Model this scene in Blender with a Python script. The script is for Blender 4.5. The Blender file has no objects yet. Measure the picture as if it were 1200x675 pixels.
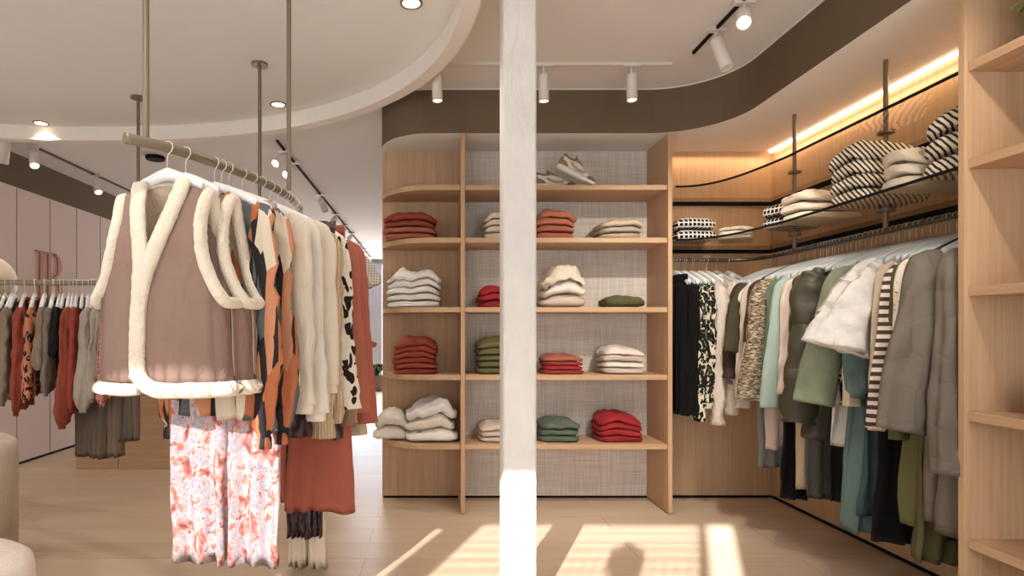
import bpy, bmesh, math, random
from mathutils import Vector, Matrix, noise
PI = math.pi
random.seed(7)
C = bpy.context.scene.collection
S = bpy.context.scene
F = 700.0; VX = 504.0; VY = 388.0; EYE = 1.15

# ------------------------------------------------------------ camera, world, sun, lights, exposure
cam = bpy.data.cameras.new('camera'); co = bpy.data.objects.new('camera', cam); C.objects.link(co)
co.location = (0, 0, EYE); co.rotation_euler = (PI/2, 0, 0)
cam.sensor_width = 36; cam.lens = F/1200*36
cam.shift_x = (600-VX)/1200; cam.shift_y = (VY-337.5)/1200
cam.clip_start = 0.02
S.camera = co
S.view_settings.view_transform = 'Standard'; S.view_settings.look = 'None'
S.view_settings.exposure = 0.36; S.view_settings.gamma = 1; S.view_settings.use_curve_mapping = False
w = bpy.data.worlds.new('world'); S.world = w; w.use_nodes = True
w.node_tree.nodes['Background'].inputs[0].default_value = (0.75, 0.86, 1.0, 1)
w.node_tree.nodes['Background'].inputs[1].default_value = 1.6
SUN_A, SUN_K = 0.44, 0.52       # floor direction dx/dy, fall per metre of y
sl = bpy.data.lights.new('sun', 'SUN'); so = bpy.data.objects.new('sun', sl); C.objects.link(so)
sl.energy = 16; sl.color = (0.97, 0.98, 1.0); sl.angle = math.radians(0.7)
so.rotation_euler = Vector((SUN_A, 1, -SUN_K)).to_track_quat('-Z', 'Y').to_euler()
def area(name, loc, direction, sx, sy, power, col):
    l = bpy.data.lights.new(name, 'AREA'); l.shape = 'RECTANGLE'; l.size = sx; l.size_y = sy; l.energy = power; l.color = col
    o = bpy.data.objects.new(name, l); C.objects.link(o); o.location = loc
    o.rotation_euler = Vector(direction).to_track_quat('-Z', 'Z').to_euler(); return o
area('shopfront_daylight', (-1.2, -0.74, 1.4), (0, 1, 0.30), 5.6, 1.6, 48, (0.90, 0.96, 1.0))
area('front_fill_right', (1.2, -0.70, 1.3), (0.12, 1, 0.2), 1.1, 1.9, 18, (0.93, 0.97, 1.0))  # added fill light, no window stands behind it
area('far_window_daylight', (-1.9, 12.55, 1.35), (0, -1, -0.05), 2.8, 2.3, 95, (0.80, 0.9, 1.0))
area('side_fill', (-4.85, 1.2, 1.5), (1, 0.25, 0), 2.6, 1.9, 24, (0.95, 0.98, 1.0))  # unseen fill light added at the left for ambient; no window there
def spot(loc, target, power, ang=70, col=(1.0, 0.93, 0.85), blend=0.8, rad=0.03):
    l = bpy.data.lights.new('spot_beam', 'SPOT'); l.energy = power; l.color = col; l.spot_size = math.radians(ang); l.spot_blend = blend; l.shadow_soft_size = rad
    o = bpy.data.objects.new('spot_beam', l); C.objects.link(o); o.location = loc
    o.rotation_euler = (Vector(target)-Vector(loc)).to_track_quat('-Z', 'Y').to_euler()

# ------------------------------------------------------------ helpers
def tag(o, label=None, cat=None, group=None, kind=None):
    if label: o['label'] = label
    if cat: o['category'] = cat
    if group: o['group'] = group
    if kind: o['kind'] = kind
    return o
def empty(name, loc=(0, 0, 0), rz=0.0, label=None, cat=None, group=None):
    o = bpy.data.objects.new(name, None); C.objects.link(o); o.location = loc; o.rotation_euler = (0, 0, rz)
    o.empty_display_size = 0.05
    return tag(o, label, cat, group)
def mk(name, vf, mat, parent=None, smooth=False, bevel=0.0, label=None):
    v, f = vf
    me = bpy.data.meshes.new(name); me.from_pydata([tuple(p) for p in v], [], f); me.update()
    bm = bmesh.new(); bm.from_mesh(me); bmesh.ops.recalc_face_normals(bm, faces=bm.faces)
    if bevel: bmesh.ops.bevel(bm, geom=[e for e in bm.edges if e.calc_face_angle(0) > 0.6], offset=bevel, segments=2, affect='EDGES', profile=0.5)
    bm.to_mesh(me); bm.free()
    mats = mat if isinstance(mat, (list, tuple)) else [mat]
    for m in mats: me.materials.append(m)
    if smooth: me.polygons.foreach_set('use_smooth', [True]*len(me.polygons))
    o = bpy.data.objects.new(name, me); C.objects.link(o)
    if parent: o.parent = parent
    if label: o['label'] = label
    return o
def join(*vfs):
    V, Fc = [], []
    for v, f in vfs:
        n = len(V); V += [Vector(p) for p in v]; Fc += [tuple(i+n for i in q) for q in f]
    return V, Fc
def xf(vf, M): return [M @ Vector(p) for p in vf[0]], vf[1]
def box(x0, x1, y0, y1, z0, z1):
    v = [(x, y, z) for x in (x0, x1) for y in (y0, y1) for z in (z0, z1)]
    return v, [(0, 1, 3, 2), (4, 6, 7, 5), (0, 4, 5, 1), (2, 3, 7, 6), (0, 2, 6, 4), (1, 5, 7, 3)]
def prism(poly, z0, z1):
    n = len(poly); v = [(x, y, z0) for x, y in poly]+[(x, y, z1) for x, y in poly]
    f = [tuple(range(n-1, -1, -1)), tuple(range(n, 2*n))]+[(i, (i+1) % n, (i+1) % n+n, i+n) for i in range(n)]
    return v, f
def lathe(prof, n=24, cx=0, cy=0):     # prof = [(r,z)...]; closed at both ends
    v, f = [], []
    for r, z in prof:
        for i in range(n): a = 2*PI*i/n; v.append((cx+r*math.cos(a), cy+r*math.sin(a), z))
    m = len(prof)
    for j in range(m-1):
        for i in range(n): f.append((j*n+i, j*n+(i+1) % n, (j+1)*n+(i+1) % n, (j+1)*n+i))
    f.append(tuple(range(n-1, -1, -1))); f.append(tuple((m-1)*n+i for i in range(n)))
    return v, f
def spline(pts, per=6, closed=False):
    P = [Vector(p) for p in pts]; out = []; n = len(P)
    rng = range(n if closed else n-1)
    for i in rng:
        if closed: a, b, c, d = P[(i-1) % n], P[i], P[(i+1) % n], P[(i+2) % n]
        else: a, b, c, d = P[max(i-1, 0)], P[i], P[i+1], P[min(i+2, n-1)]
        for k in range(per):
            t = k/per
            out.append(0.5*((2*b)+(c-a)*t+(2*a-5*b+4*c-d)*t*t+(3*b-a-3*c+d)*t**3))
    if not closed: out.append(P[-1])
    return out
def tube(path, rad, n=10, closed=False, flat=1.0, up=None):   # rad: number or list (or list of (a,b)); closed loops supported
    P = [Vector(p) for p in path]; m = len(P); v, f = [], []
    prev = None
    for i, p in enumerate(P):
        if closed: t = P[(i+1) % m]-P[(i-1) % m]
        else: t = P[min(i+1, m-1)]-P[max(i-1, 0)]
        if t.length < 1e-9: t = Vector((0, 0, 1))
        t.normalize()
        if up is not None:
            s = Vector(up).cross(t)
            if s.length < 1e-4: s = Vector((1, 0, 0))
            s.normalize()
        else:
            if prev is None:
                s = t.orthogonal().normalized()
                if abs(t.z) > 0.9: s = (Vector((1, 0, 0))-t*t.x).normalized()
            else: s = (prev-t*prev.dot(t)).normalized()
        prev = s; b = t.cross(s)
        r = rad[i] if isinstance(rad, list) else rad
        ra, rb = r if isinstance(r, (list, tuple)) else (r, r*flat)
        for k in range(n):
            a = 2*PI*k/n; v.append(p+s*(ra*math.cos(a))+b*(rb*math.sin(a)))
    for i in range(m if closed else m-1):
        j = (i+1) % m
        for k in range(n): f.append((i*n+k, i*n+(k+1) % n, j*n+(k+1) % n, j*n+k))
    if not closed: f.append(tuple(range(n-1, -1, -1))); f.append(tuple((m-1)*n+k for k in range(n)))
    return v, f
def rgrid(n1, n2, n3):    # cube surface grid, deduplicated; coords in [-1,1]
    idx, v, f = {}, [], []
    def g(i, j, k):
        key = (i, j, k)
        if key not in idx: idx[key] = len(v); v.append((2*i/n1-1, 2*j/n2-1, 2*k/n3-1))
        return idx[key]
    for i in range(n1):
        for j in range(n2):
            f.append((g(i, j, 0), g(i, j+1, 0), g(i+1, j+1, 0), g(i+1, j, 0))); f.append((g(i, j, n3), g(i+1, j, n3), g(i+1, j+1, n3), g(i, j+1, n3)))
    for i in range(n1):
        for k in range(n3):
            f.append((g(i, 0, k), g(i+1, 0, k), g(i+1, 0, k+1), g(i, 0, k+1))); f.append((g(i, n2, k), g(i, n2, k+1), g(i+1, n2, k+1), g(i+1, n2, k)))
    for j in range(n2):
        for k in range(n3):
            f.append((g(0, j, k), g(0, j, k+1), g(0, j+1, k+1), g(0, j+1, k))); f.append((g(n1, j, k), g(n1, j+1, k), g(n1, j+1, k+1), g(n1, j, k+1)))
    return v, f
def NZ(x, y, z): return noise.noise(Vector((x, y, z)))
def X(px, Y): return (px-VX)*Y/F
def Z(py, Y): return EYE+(VY-py)*Y/F

# ------------------------------------------------------------ materials
def lin(c):
    out = []
    for k in c:
        k = k/255; out.append(k/12.92 if k <= 0.04045 else ((k+0.055)/1.055)**2.4)
    return (*out, 1)
class MT:
    def __init__(s, name, rough=0.8, spec=0.3):
        s.m = bpy.data.materials.new(name); s.m.use_nodes = True; s.t = s.m.node_tree; s.b = s.t.nodes['Principled BSDF']
        s.b.inputs['Roughness'].default_value = rough; s.b.inputs['Specular IOR Level'].default_value = spec
    def n(s, typ, ins={}, **kw):
        o = s.t.nodes.new(typ)
        for k, v in kw.items(): setattr(o, k, v)
        for k, v in ins.items():
            if isinstance(v, bpy.types.NodeSocket): s.t.links.new(v, o.inputs[k])
            else: o.inputs[k].default_value = v
        return o
    def coord(s, scale=(1, 1, 1), loc=(0, 0, 0), rot=(0, 0, 0)):
        tc = s.n('ShaderNodeTexCoord')
        return s.n('ShaderNodeMapping', {'Vector': tc.outputs['Object'], 'Scale': scale, 'Location': loc, 'Rotation': rot}).outputs[0]
    def noise(s, vec, scale=5, detail=3, rough=0.5): return s.n('ShaderNodeTexNoise', {'Vector': vec, 'Scale': scale, 'Detail': detail, 'Roughness': rough}).outputs['Fac']
    def ramp(s, fac, stops, const=False):
        r = s.n('ShaderNodeValToRGB', {'Fac': fac}); e = r.color_ramp.elements
        if const: r.color_ramp.interpolation = 'CONSTANT'
        while len(e) < len(stops): e.new(0.5)
        for q, (p, c) in zip(e, stops): q.position = p; q.color = lin(c)
        return r.outputs[0]
    def mix(s, fac, a, b, mode='MIX'):
        r = s.n('ShaderNodeMix', data_type='RGBA', blend_type=mode)
        for i, v in ((0, fac), (6, a), (7, b)):
            if isinstance(v, bpy.types.NodeSocket): s.t.links.new(v, r.inputs[i])
            else: r.inputs[i].default_value = v
        return r.outputs[2]
    def math(s, op, a, b=0.0):
        r = s.n('ShaderNodeMath', operation=op)
        for i, v in ((0, a), (1, b)):
            if isinstance(v, bpy.types.NodeSocket): s.t.links.new(v, r.inputs[i])
            else: r.inputs[i].default_value = v
        return r.outputs[0]
    def col(s, c):
        if isinstance(c, bpy.types.NodeSocket): s.t.links.new(c, s.b.inputs['Base Color'])
        else: s.b.inputs['Base Color'].default_value = c
        return s
    def bump(s, h, strength=0.3, dist=0.002):
        b = s.n('ShaderNodeBump', {'Height': h, 'Strength': strength, 'Distance': dist}); s.t.links.new(b.outputs[0], s.b.inputs['Normal']); return s
def plain(name, c, rough=0.6, spec=0.3, metal=0.0):
    m = MT(name, rough, spec); m.b.inputs['Metallic'].default_value = metal
    v = m.noise(m.coord(), 9, 2); m.col(m.mix(m.math('MULTIPLY', v, 0.12), lin(c), lin([k*0.8 for k in c]))); return m.m
def fab(name, c, rough=0.92, weave=260, var=0.25, bump=0.25, c2=None, nscale=7, sheen=0.03):
    m = MT(name, rough, 0.15); co_ = m.coord()
    v = m.noise(co_, nscale, 4, 0.6); wv = m.noise(m.coord((1, 1, 1)), weave, 2)
    a = m.mix(m.math('MULTIPLY', v, var*2), lin(c), lin(c2 if c2 else [k*0.72 for k in c]))
    a = m.mix(m.math('MULTIPLY', wv, 0.25), a, lin([min(255, k*1.12) for k in c]))
    m.col(a); m.bump(m.math('ADD', m.math('MULTIPLY', v, 2.0), wv), bump, 0.003)
    dr = m.n('ShaderNodeTexNoise', {'Vector': m.coord((1, 1, 0.38)), 'Scale': 11.0, 'Detail': 3, 'Roughness': 0.55, 'Distortion': 0.6}).outputs['Fac']
    old = m.b.inputs['Normal'].links[0].from_socket; b2 = m.n('ShaderNodeBump', {'Height': dr, 'Strength': 0.55, 'Distance': 0.03, 'Normal': old}); m.t.links.new(b2.outputs[0], m.b.inputs['Normal'])
    m.b.inputs['Sheen Weight'].default_value = sheen; m.b.inputs['Sheen Roughness'].default_value = 0.5
    return m.m
def emit(name, c, st):
    m = MT(name); m.b.inputs['Emission Color'].default_value = lin(c); m.b.inputs['Emission Strength'].default_value = st; m.col(lin(c)); return m.m
def wood(name, axis, c=(208, 173, 138), c2=(182, 142, 104), rough=0.5):
    m = MT(name, rough, 0.3); sc = [38, 38, 38]; sc[axis] = 1.1
    g = m.noise(m.coord(sc), 1.6, 5, 0.65); sc2 = [9, 9, 9]; sc2[axis] = 0.35; g2 = m.noise(m.coord(sc2), 1.3, 3)
    a = m.ramp(g, [(0.28, c2), (0.72, c)]); a = m.mix(m.math('MULTIPLY', g2, 0.45), a, lin([k*0.86 for k in c]))
    m.col(a); m.bump(g, 0.08, 0.002); return m.m
M = {}
M['wood_z'] = wood('oak_vertical_grain', 2); M['wood_x'] = wood('oak_grain_along_x', 0); M['wood_y'] = wood('oak_grain_along_y', 1)
M['wood_back'] = wood('oak_wall_panel', 2, (216, 180, 142), (190, 152, 114))
M['plaster'] = plain('ceiling_plaster', (234, 231, 226), 0.9, 0.1)
M['plaster_far'] = plain('main_ceiling_plaster', (230, 225, 219), 0.9, 0.1)
M['ring'] = plain('canopy_rim_plaster', (236, 228, 218), 0.85, 0.1)
M['brown'] = plain('brown_band_paint', (112, 95, 76), 0.8, 0.15)
M['white'] = plain('white_column_paint', (178, 175, 171), 0.6, 0.25)
M['panelwhite'] = plain('blush_white_wall', (226, 208, 197), 0.8, 0.15)
M['seam'] = plain('seam_shadow_gap', (120, 102, 92), 0.9, 0.1)
M['black'] = plain('black_metal', (38, 33, 29), 0.5, 0.4)
M['bronze'] = plain('bronze_rail', (138, 124, 104), 0.42, 0.5, 0.35)
M['rod'] = plain('bronze_rod', (128, 112, 95), 0.45, 0.5, 0.3)
M['rail_dark'] = plain('dark_steel_rail', (88, 78, 68), 0.4, 0.5, 0.5)
M['lampwhite'] = plain('white_lamp_metal', (225, 216, 206), 0.5, 0.4)
M['hangwhite'] = plain('white_hanger', (240, 238, 234), 0.4, 0.4)
M['hanggrey'] = plain('pale_grey_hanger', (182, 185, 184), 0.4, 0.4)
M['hangblack'] = plain('black_hanger', (28, 26, 26), 0.5, 0.4)
M['hook'] = plain('hanger_hook_steel', (205, 198, 186), 0.3, 0.5, 0.7)
M['hookcream'] = plain('cream_hanger_hook', (228, 214, 196), 0.4, 0.5)
M['lens'] = emit('lamp_lens', (255, 236, 205), 14)
M['led'] = emit('led_strip_light', (255, 224, 190), 5.5)
M['sky'] = emit('bright_daylight_behind_glass', (238, 244, 255), 3.2)
M['frame'] = plain('grey_window_frame', (150, 150, 158), 0.6)
M['terrazzo'] = fab('stone_plinth', (196, 180, 160), 0.8, 60, 0.3, 0.15)
M['pouf'] = fab('pale_pouf_fabric', (226, 212, 200), 0.9, 200, 0.12, 0.2)
M['ivory'] = plain('ivory_glaze', (214, 196, 172), 0.5)
M['leaf'] = plain('green_leaf', (104, 130, 48), 0.5)
M['leafdark'] = plain('dark_green_leaf', (52, 84, 50), 0.5)
M['pot'] = plain('clay_pot', (120, 104, 92), 0.8)
M['skin'] = plain('skin', (205, 158, 134), 0.6)
M['hair'] = plain('dark_hair', (50, 38, 32), 0.7)
M['pinkletter'] = plain('pink_letters', (190, 122, 108), 0.6)
m = MT('light_oak_floor', 0.42, 0.4)
bt = m.n('ShaderNodeTexBrick', {'Vector': m.coord((1, 1, 1), (0.33, 0.13, 0)), 'Scale': 1.0, 'Mortar Size': 0.0022, 'Mortar Smooth': 0.2, 'Brick Width': 2.2, 'Row Height': 0.225, 'Color1': lin((212, 186, 158)), 'Color2': lin((196, 168, 138)), 'Mortar': lin((128, 104, 84))})
bt.offset = 0.37; bt.inputs['Bias'].default_value = 0.0
g = m.noise(m.coord((0.55, 24, 1)), 2.2, 6, 0.68); g2 = m.noise(m.coord((0.35, 3.2, 1)), 2.0, 3)
a = m.mix(m.ramp(g, [(0.35, (0, 0, 0)), (0.68, (190, 190, 190))]), bt.outputs[0], lin((226, 205, 182)), 'MIX'); a = m.mix(m.math('MULTIPLY', g2, 0.5), a, lin((180, 156, 130)))
m.col(a); m.bump(g, 0.05, 0.002); M['floor'] = m.m
m = MT('woven_linen_panel', 0.9, 0.1)
h1 = m.noise(m.coord((2, 2, 130)), 1.5, 3); h2 = m.noise(m.coord((120, 120, 3)), 1.5, 3)
m.col(m.ramp(m.math('MULTIPLY', m.math('ADD', h1, h2), 0.5), [(0.34, (186, 176, 164)), (0.64, (226, 216, 204))])); m.bump(m.math('ADD', h1, h2), 0.25, 0.002); M['linen'] = m.m
m = MT('clear_glass', 0.02, 0.5)   # thin clear glass: see-through plus a fresnel mirror
out = m.t.nodes['Material Output']; tr = m.n('ShaderNodeBsdfTransparent', {'Color': (0.93, 0.92, 0.89, 1)}); gl = m.n('ShaderNodeBsdfGlossy', {'Roughness': 0.02})
fr = m.n('ShaderNodeFresnel', {'IOR': 1.45}); geo = m.n('ShaderNodeNewGeometry'); ff = m.math('MULTIPLY', fr.outputs[0], m.math('SUBTRACT', 1.0, geo.outputs['Backfacing'])); mx = m.n('ShaderNodeMixShader', {0: ff, 1: tr.outputs[0], 2: gl.outputs[0]}); m.t.links.new(mx.outputs[0], out.inputs[0]); M['glass'] = m.m
# fabrics
for k, c in dict(suede=(150, 122, 108), rust=(176, 100, 82), rustdark=(150, 74, 56), terracotta=(176, 106, 86), brick=(158, 70, 56), red=(166, 48, 50), orange=(192, 120, 94),
                 cream=(228, 212, 190), ivoryknit=(224, 208, 184), white=(236, 230, 222), offwhite=(230, 220, 206), blush=(206, 186, 170), beige=(206, 184, 156), sand=(186, 164, 136), taupe=(142, 122, 104),
                 brownshirt=(150, 122, 96), greybrown=(128, 114, 100), greylinen=(178, 164, 148), olive=(94, 90, 60), olivedark=(72, 66, 46), puffer=(66, 60, 42), mustard=(106, 102, 66), sage=(140, 146, 120), mint=(156, 172, 160),
                 teal=(98, 118, 113), tealdark=(70, 88, 88), grey=(126, 126, 122), greydark=(92, 90, 84), black=(17, 15, 16), sofblack=(32, 29, 30), quilt=(124, 112, 98), yellowp=(206, 198, 158), greengrey=(96, 108, 92), darkbrown=(70, 54, 44), forest=(40, 66, 56)).items():
    M[k] = fab('fabric_'+k, c)
M['shearling'] = fab('cream_shearling', (236, 220, 198), 1.0, 120, 0.18, 0.9, nscale=30, sheen=0.4)
M['lining'] = fab('cream_fleece_lining', (214, 190, 164), 1.0, 150, 0.2, 0.6, nscale=25)
def knit(name, c, sc=70):
    m = MT(name, 0.95, 0.1); wv = m.n('ShaderNodeTexWave', {'Vector': m.coord((1, 1, 0.35)), 'Scale': sc, 'Distortion': 3.5, 'Detail': 2, 'Detail Scale': 1.5}, bands_direction='X').outputs['Fac']
    m.col(m.mix(wv, lin([k*0.84 for k in c]), lin(c))); m.bump(wv, 0.7, 0.005); return m.m
M['chunky'] = knit('chunky_beige_knit', (214, 190, 154), 26)
M['creamknit'] = knit('cream_knit', (232, 218, 196), 40)
def leopard(name, bg, fg, c3=None, sc=28, th=0.34):
    m = MT(name, 0.85, 0.2); cd = m.coord((1, 1, 0.6)); nv = m.n('ShaderNodeTexNoise', {'Vector': cd, 'Scale': sc*0.8, 'Detail': 1})
    dv = m.n('ShaderNodeMix', {0: 0.05}, data_type='RGBA'); m.t.links.new(cd, dv.inputs[6]); m.t.links.new(nv.outputs['Color'], dv.inputs[7])
    vo = m.n('ShaderNodeTexVoronoi', {'Vector': dv.outputs[2], 'Scale': sc, 'Randomness': 1.0})
    a = m.ramp(vo.outputs['Distance'], [(0.0, fg), (th, bg)], True)
    if c3: a = m.mix(m.math('LESS_THAN', vo.outputs['Distance'], th*0.26), a, lin(c3))
    m.col(a); return m.m
M['leopardwhite'] = leopard('white_black_spot_print', (232, 222, 206), (38, 30, 28), None, 30, 0.44)
M['leopardgreen'] = leopard('green_cream_leopard_print', (214, 204, 180), (26, 24, 20), (120, 124, 62), 44, 0.60)
M['leopardred'] = leopard('rust_leopard_print', (196, 128, 96), (48, 26, 24), (226, 196, 170), 34, 0.42)
m = MT('abstract_orange_black_print', 0.75, 0.25); cd = m.coord((1.0, 1.0, 0.2)); nv = m.n('ShaderNodeTexNoise', {'Vector': cd, 'Scale': 9, 'Detail': 1})
dv = m.n('ShaderNodeMix', {0: 0.07}, data_type='RGBA'); m.t.links.new(cd, dv.inputs[6]); m.t.links.new(nv.outputs['Color'], dv.inputs[7])
vo = m.n('ShaderNodeTexVoronoi', {'Vector': dv.outputs[2], 'Scale': 33, 'Randomness': 1.0}); sep = m.n('ShaderNodeSeparateColor', {0: vo.outputs['Color']})
m.col(m.ramp(sep.outputs[0], [(0, (38, 32, 32)), (0.3, (178, 104, 68)), (0.52, (214, 198, 174)), (0.68, (92, 95, 94)), (0.84, (196, 134, 98))], True)); M['abstract'] = m.m
m = MT('coral_floral_print', 0.85, 0.2); cd = m.coord()
n1 = m.noise(cd, 13, 3, 0.6); n2 = m.noise(m.coord((1, 1, 1), (3, 5, 1)), 24, 4, 0.7)
n3 = m.n('ShaderNodeTexNoise', {'Vector': m.coord((1, 1, 0.8), (7, 2, 4)), 'Scale': 19, 'Detail': 5, 'Roughness': 0.62, 'Distortion': 0.5}).outputs['Fac']
fl = m.ramp(n3, [(0.32, (132, 74, 84)), (0.39, (180, 104, 94)), (0.45, (206, 150, 136)), (0.50, (202, 190, 188)), (0.57, (164, 152, 162)), (0.61, (200, 184, 182)), (0.66, (188, 112, 100))])
m.col(m.mix(m.math('GREATER_THAN', n2, 0.64), fl, lin((150, 88, 92)))); m.bump(n1, 0.2, 0.004); M['floral'] = m.m
m = MT('pink_pattern_knit', 0.9, 0.1); n1 = m.noise(m.coord((1, 1, 2)), 60, 2); m.col(m.ramp(n1, [(0.42, (150, 66, 60)), (0.56, (216, 160, 142))])); M['pinkpattern'] = m.m
def stripes(name, c1, c2, sc, axis='Z', duty=0.5, dist=0.6):
    m = MT(name, 0.92, 0.1); wv = m.n('ShaderNodeTexWave', {'Vector': m.coord(), 'Scale': sc, 'Distortion': dist, 'Detail': 1, 'Detail Scale': 1.0}, bands_direction=axis).outputs['Fac']
    m.col(m.mix(m.math('GREATER_THAN', wv, duty), lin(c1), lin(c2))); m.bump(m.noise(m.coord(), 90, 2), 0.4, 0.003); return m.m
M['stripefold'] = stripes('cream_charcoal_stripe_knit', (58, 50, 48), (232, 218, 198), 23, 'DIAGONAL', 0.42, 1.6)
M['stripeknit'] = stripes('brown_white_stripe_knit', (84, 62, 54), (226, 214, 200), 9.5, 'Z', 0.5, 0.1)
m = MT('black_white_tweed_check', 0.95, 0.1)
wx = m.n('ShaderNodeTexWave', {'Vector': m.coord(), 'Scale': 12, 'Distortion': 1.2}, bands_direction='X').outputs['Fac']; wz = m.n('ShaderNodeTexWave', {'Vector': m.coord(), 'Scale': 12, 'Distortion': 1.2}, bands_direction='Z').outputs['Fac']
nn = m.noise(m.coord(), 60, 2); m.col(m.ramp(m.math('ADD', m.math('MAXIMUM', wx, wz), m.math('MULTIPLY', nn, 0.35)), [(0.0, (26, 24, 28)), (1.0, (30, 28, 32)), (1.04, (220, 212, 202))])); m.bump(nn, 0.6, 0.003); M['tweed'] = m.m
m = MT('marled_brown_knit', 0.95, 0.1); nn = m.noise(m.coord((1, 1, 3.2), (0, 0, 0), (0, 0.5, 0)), 42, 3, 0.7); m.col(m.ramp(nn, [(0.36, (52, 44, 36)), (0.5, (124, 106, 84)), (0.62, (196, 180, 154))])); m.bump(nn, 0.7, 0.005); M['marl'] = m.m
m = MT('dotted_cream_lace', 0.9, 0.1); vo = m.n('ShaderNodeTexVoronoi', {'Vector': m.coord(), 'Scale': 70}); m.col(m.ramp(vo.outputs['Distance'], [(0.0, (96, 78, 62)), (0.2, (226, 214, 192))], True)); M['dots'] = m.m
m = MT('dark_animal_print', 0.7, 0.3); nn = m.noise(m.coord((1, 1, 0.35)), 48, 2, 0.6); m.col(m.ramp(nn, [(0.44, (40, 32, 36)), (0.56, (104, 84, 86))])); M['plum'] = m.m
m = MT('grey_plaid', 0.9, 0.1); wx = m.n('ShaderNodeTexWave', {'Vector': m.coord(), 'Scale': 22}, bands_direction='X').outputs['Fac']; wz = m.n('ShaderNodeTexWave', {'Vector': m.coord(), 'Scale': 22}, bands_direction='Z').outputs['Fac']
m.col(m.ramp(m.math('MULTIPLY', m.math('ADD', wx, wz), 0.5), [(0.2, (150, 140, 128)), (0.8, (206, 196, 182))])); M['plaid'] = m.m
m = MT('quilted_taupe_fabric', 0.7, 0.3); vo = m.n('ShaderNodeTexVoronoi', {'Vector': m.coord((1, 0.5, 0.8)), 'Scale': 10, 'Randomness': 0.45}, feature='DISTANCE_TO_EDGE')
m.col(m.mix(m.noise(m.coord(), 5, 3), lin((116, 104, 91)), lin((92, 83, 72)))); m.bump(m.math('POWER', m.math('MINIMUM', vo.outputs['Distance'], 0.30), 0.6), 0.45, 0.020); M['quilted'] = m.m
m = MT('fuzzy_blush_fleece', 1.0, 0.1); nn = m.noise(m.coord(), 38, 4, 0.7); m.col(m.mix(nn, lin((198, 180, 164)), lin((232, 218, 204)))); m.bump(nn, 1.0, 0.012); M['fuzzy'] = m.m
m = MT('white_sherpa_fleece', 1.0, 0.1); nn = m.noise(m.coord(), 30, 4, 0.7); m.col(m.mix(nn, lin((206, 198, 188)), lin((236, 230, 222)))); m.bump(nn, 0.8, 0.01); M['sherpa'] = m.m
m = MT('quilted_olive_nylon', 0.5, 0.4); wv = m.n('ShaderNodeTexWave', {'Vector': m.coord(), 'Scale': 1.45, 'Distortion': 0.9, 'Detail': 2, 'Detail Scale': 2.5}, bands_direction='Z').outputs['Fac']; nn = m.noise(m.coord(), 16, 3)
m.col(m.mix(nn, lin((70, 64, 46)), lin((58, 53, 38)))); m.bump(m.math('ADD', m.math('POWER', wv, 0.35), m.math('MULTIPLY', nn, 0.5)), 0.5, 0.025); M['puffer'] = m.m
m = MT('white_printed_cloth', 0.85, 0.15); nn = m.noise(m.coord(), 18, 3, 0.6); m.col(m.ramp(nn, [(0.0, (236, 230, 220)), (0.64, (232, 226, 214)), (0.68, (96, 88, 78))])); M['printwhite'] = m.m

# ------------------------------------------------------------ the setting
def struct(name, vf, mat, parent=None, **kw):
    o = mk(name, vf, mat, parent, **kw)
    if parent is None: o['kind'] = 'structure'
    return o
HC, HL = 2.67, 2.39
YF, YB, XR = 3.744, 4.128, 2.365
struct('floor', box(-5.1, 2.5, -1.0, 12.9, -0.1, 0), M['floor'])
struct('ceiling', box(-5.1, 2.5, -1.0, 12.9, HC, HC+0.1), M['plaster_far'])
struct('wall_right', box(XR, XR+0.1, -1.0, YB+0.1, 0.0, HC), M['wood_back'])
struct('wall_back', box(-0.33, XR, YB, YB+0.14, 0.0, HC), M['wood_back'])
struct('wall_passage', box(-0.33, -0.2, YB+0.14, 12.9, 0, HC), M['panelwhite'])
struct('wall_left', box(-3.65, -3.55, 4.5, 12.9, 0, HL-0.005), M['panelwhite'])
struct('wall_left_return', box(-5.0, -3.651, 4.5, 4.6, 0, HC), M['panelwhite'])
struct('wall_left_front', box(-5.1, -5.0, -1.0, 4.6, 0, HC), M['panelwhite'])
struct('trim_1', box(-3.66, -3.545, 4.5, 12.9, HL-0.004, HC-0.001), M['brown'])
for i, yy in enumerate((5.13, 5.58, 6.0, 6.43)):
    struct('trim_%d' % (i+2), box(-3.5505, -3.5485, yy-0.003, yy+0.003, 0.02, HL-0.01), M['seam'])
struct('baseboard_left', box(-3.552, -3.54, 4.5, 12.8, 0, 0.018), M['black'])
struct('kick_shadow_back', box(-0.32, XR-0.01, YB-0.008, YB-0.0005, 0, 0.016), M['black'])  # dark strip painting the kick shadow at the wall foot
struct('kick_shadow_right', box(XR-0.008, XR-0.0005, 2.08, YB-0.01, 0, 0.016), M['black'])  # same painted kick shadow along the right wall
# front shop window behind the camera: opening with mullions
FY0, FY1 = -1.0, -0.86
struct('wall_front', join(box(-5.0, -2.42, FY0, FY1, 0, HC), box(-0.15, 2.4, FY0, FY1, 0, HC), box(-2.42, -1.66, FY0, FY1, 2.52, HC), box(-1.66, -0.15, FY0, FY1, 2.36, HC)), M['plaster'])
struct('window_1', join(box(-1.85, -1.68, FY0+.02, FY1-.02, 0, 2.52), box(-0.375, -0.335, FY0+.04, FY1-.04, 0, 2.36), box(-2.42, -0.15, FY0+.02, FY1-.02, 0, 0.12)), M['frame'])
lat = []
x = -1.64
while x < -0.36: lat.append(box(x-0.007, x+0.007, -0.915, -0.905, 0.12, 2.36)); x += 0.058
z = 0.15
while z < 2.35: lat.append(box(-1.66, -0.352, -0.925, -0.9155, z-0.007, z+0.007)); z += 0.07
x = -2.41
while x < -1.86: lat.append(box(x-0.0155, x+0.0155, -0.915, -0.905, 0.12, 2.52)); x += 0.046  # unseen slats on the left pane, added to weaken the sun
struct('window_screen', join(*lat), M['black'])
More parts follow.
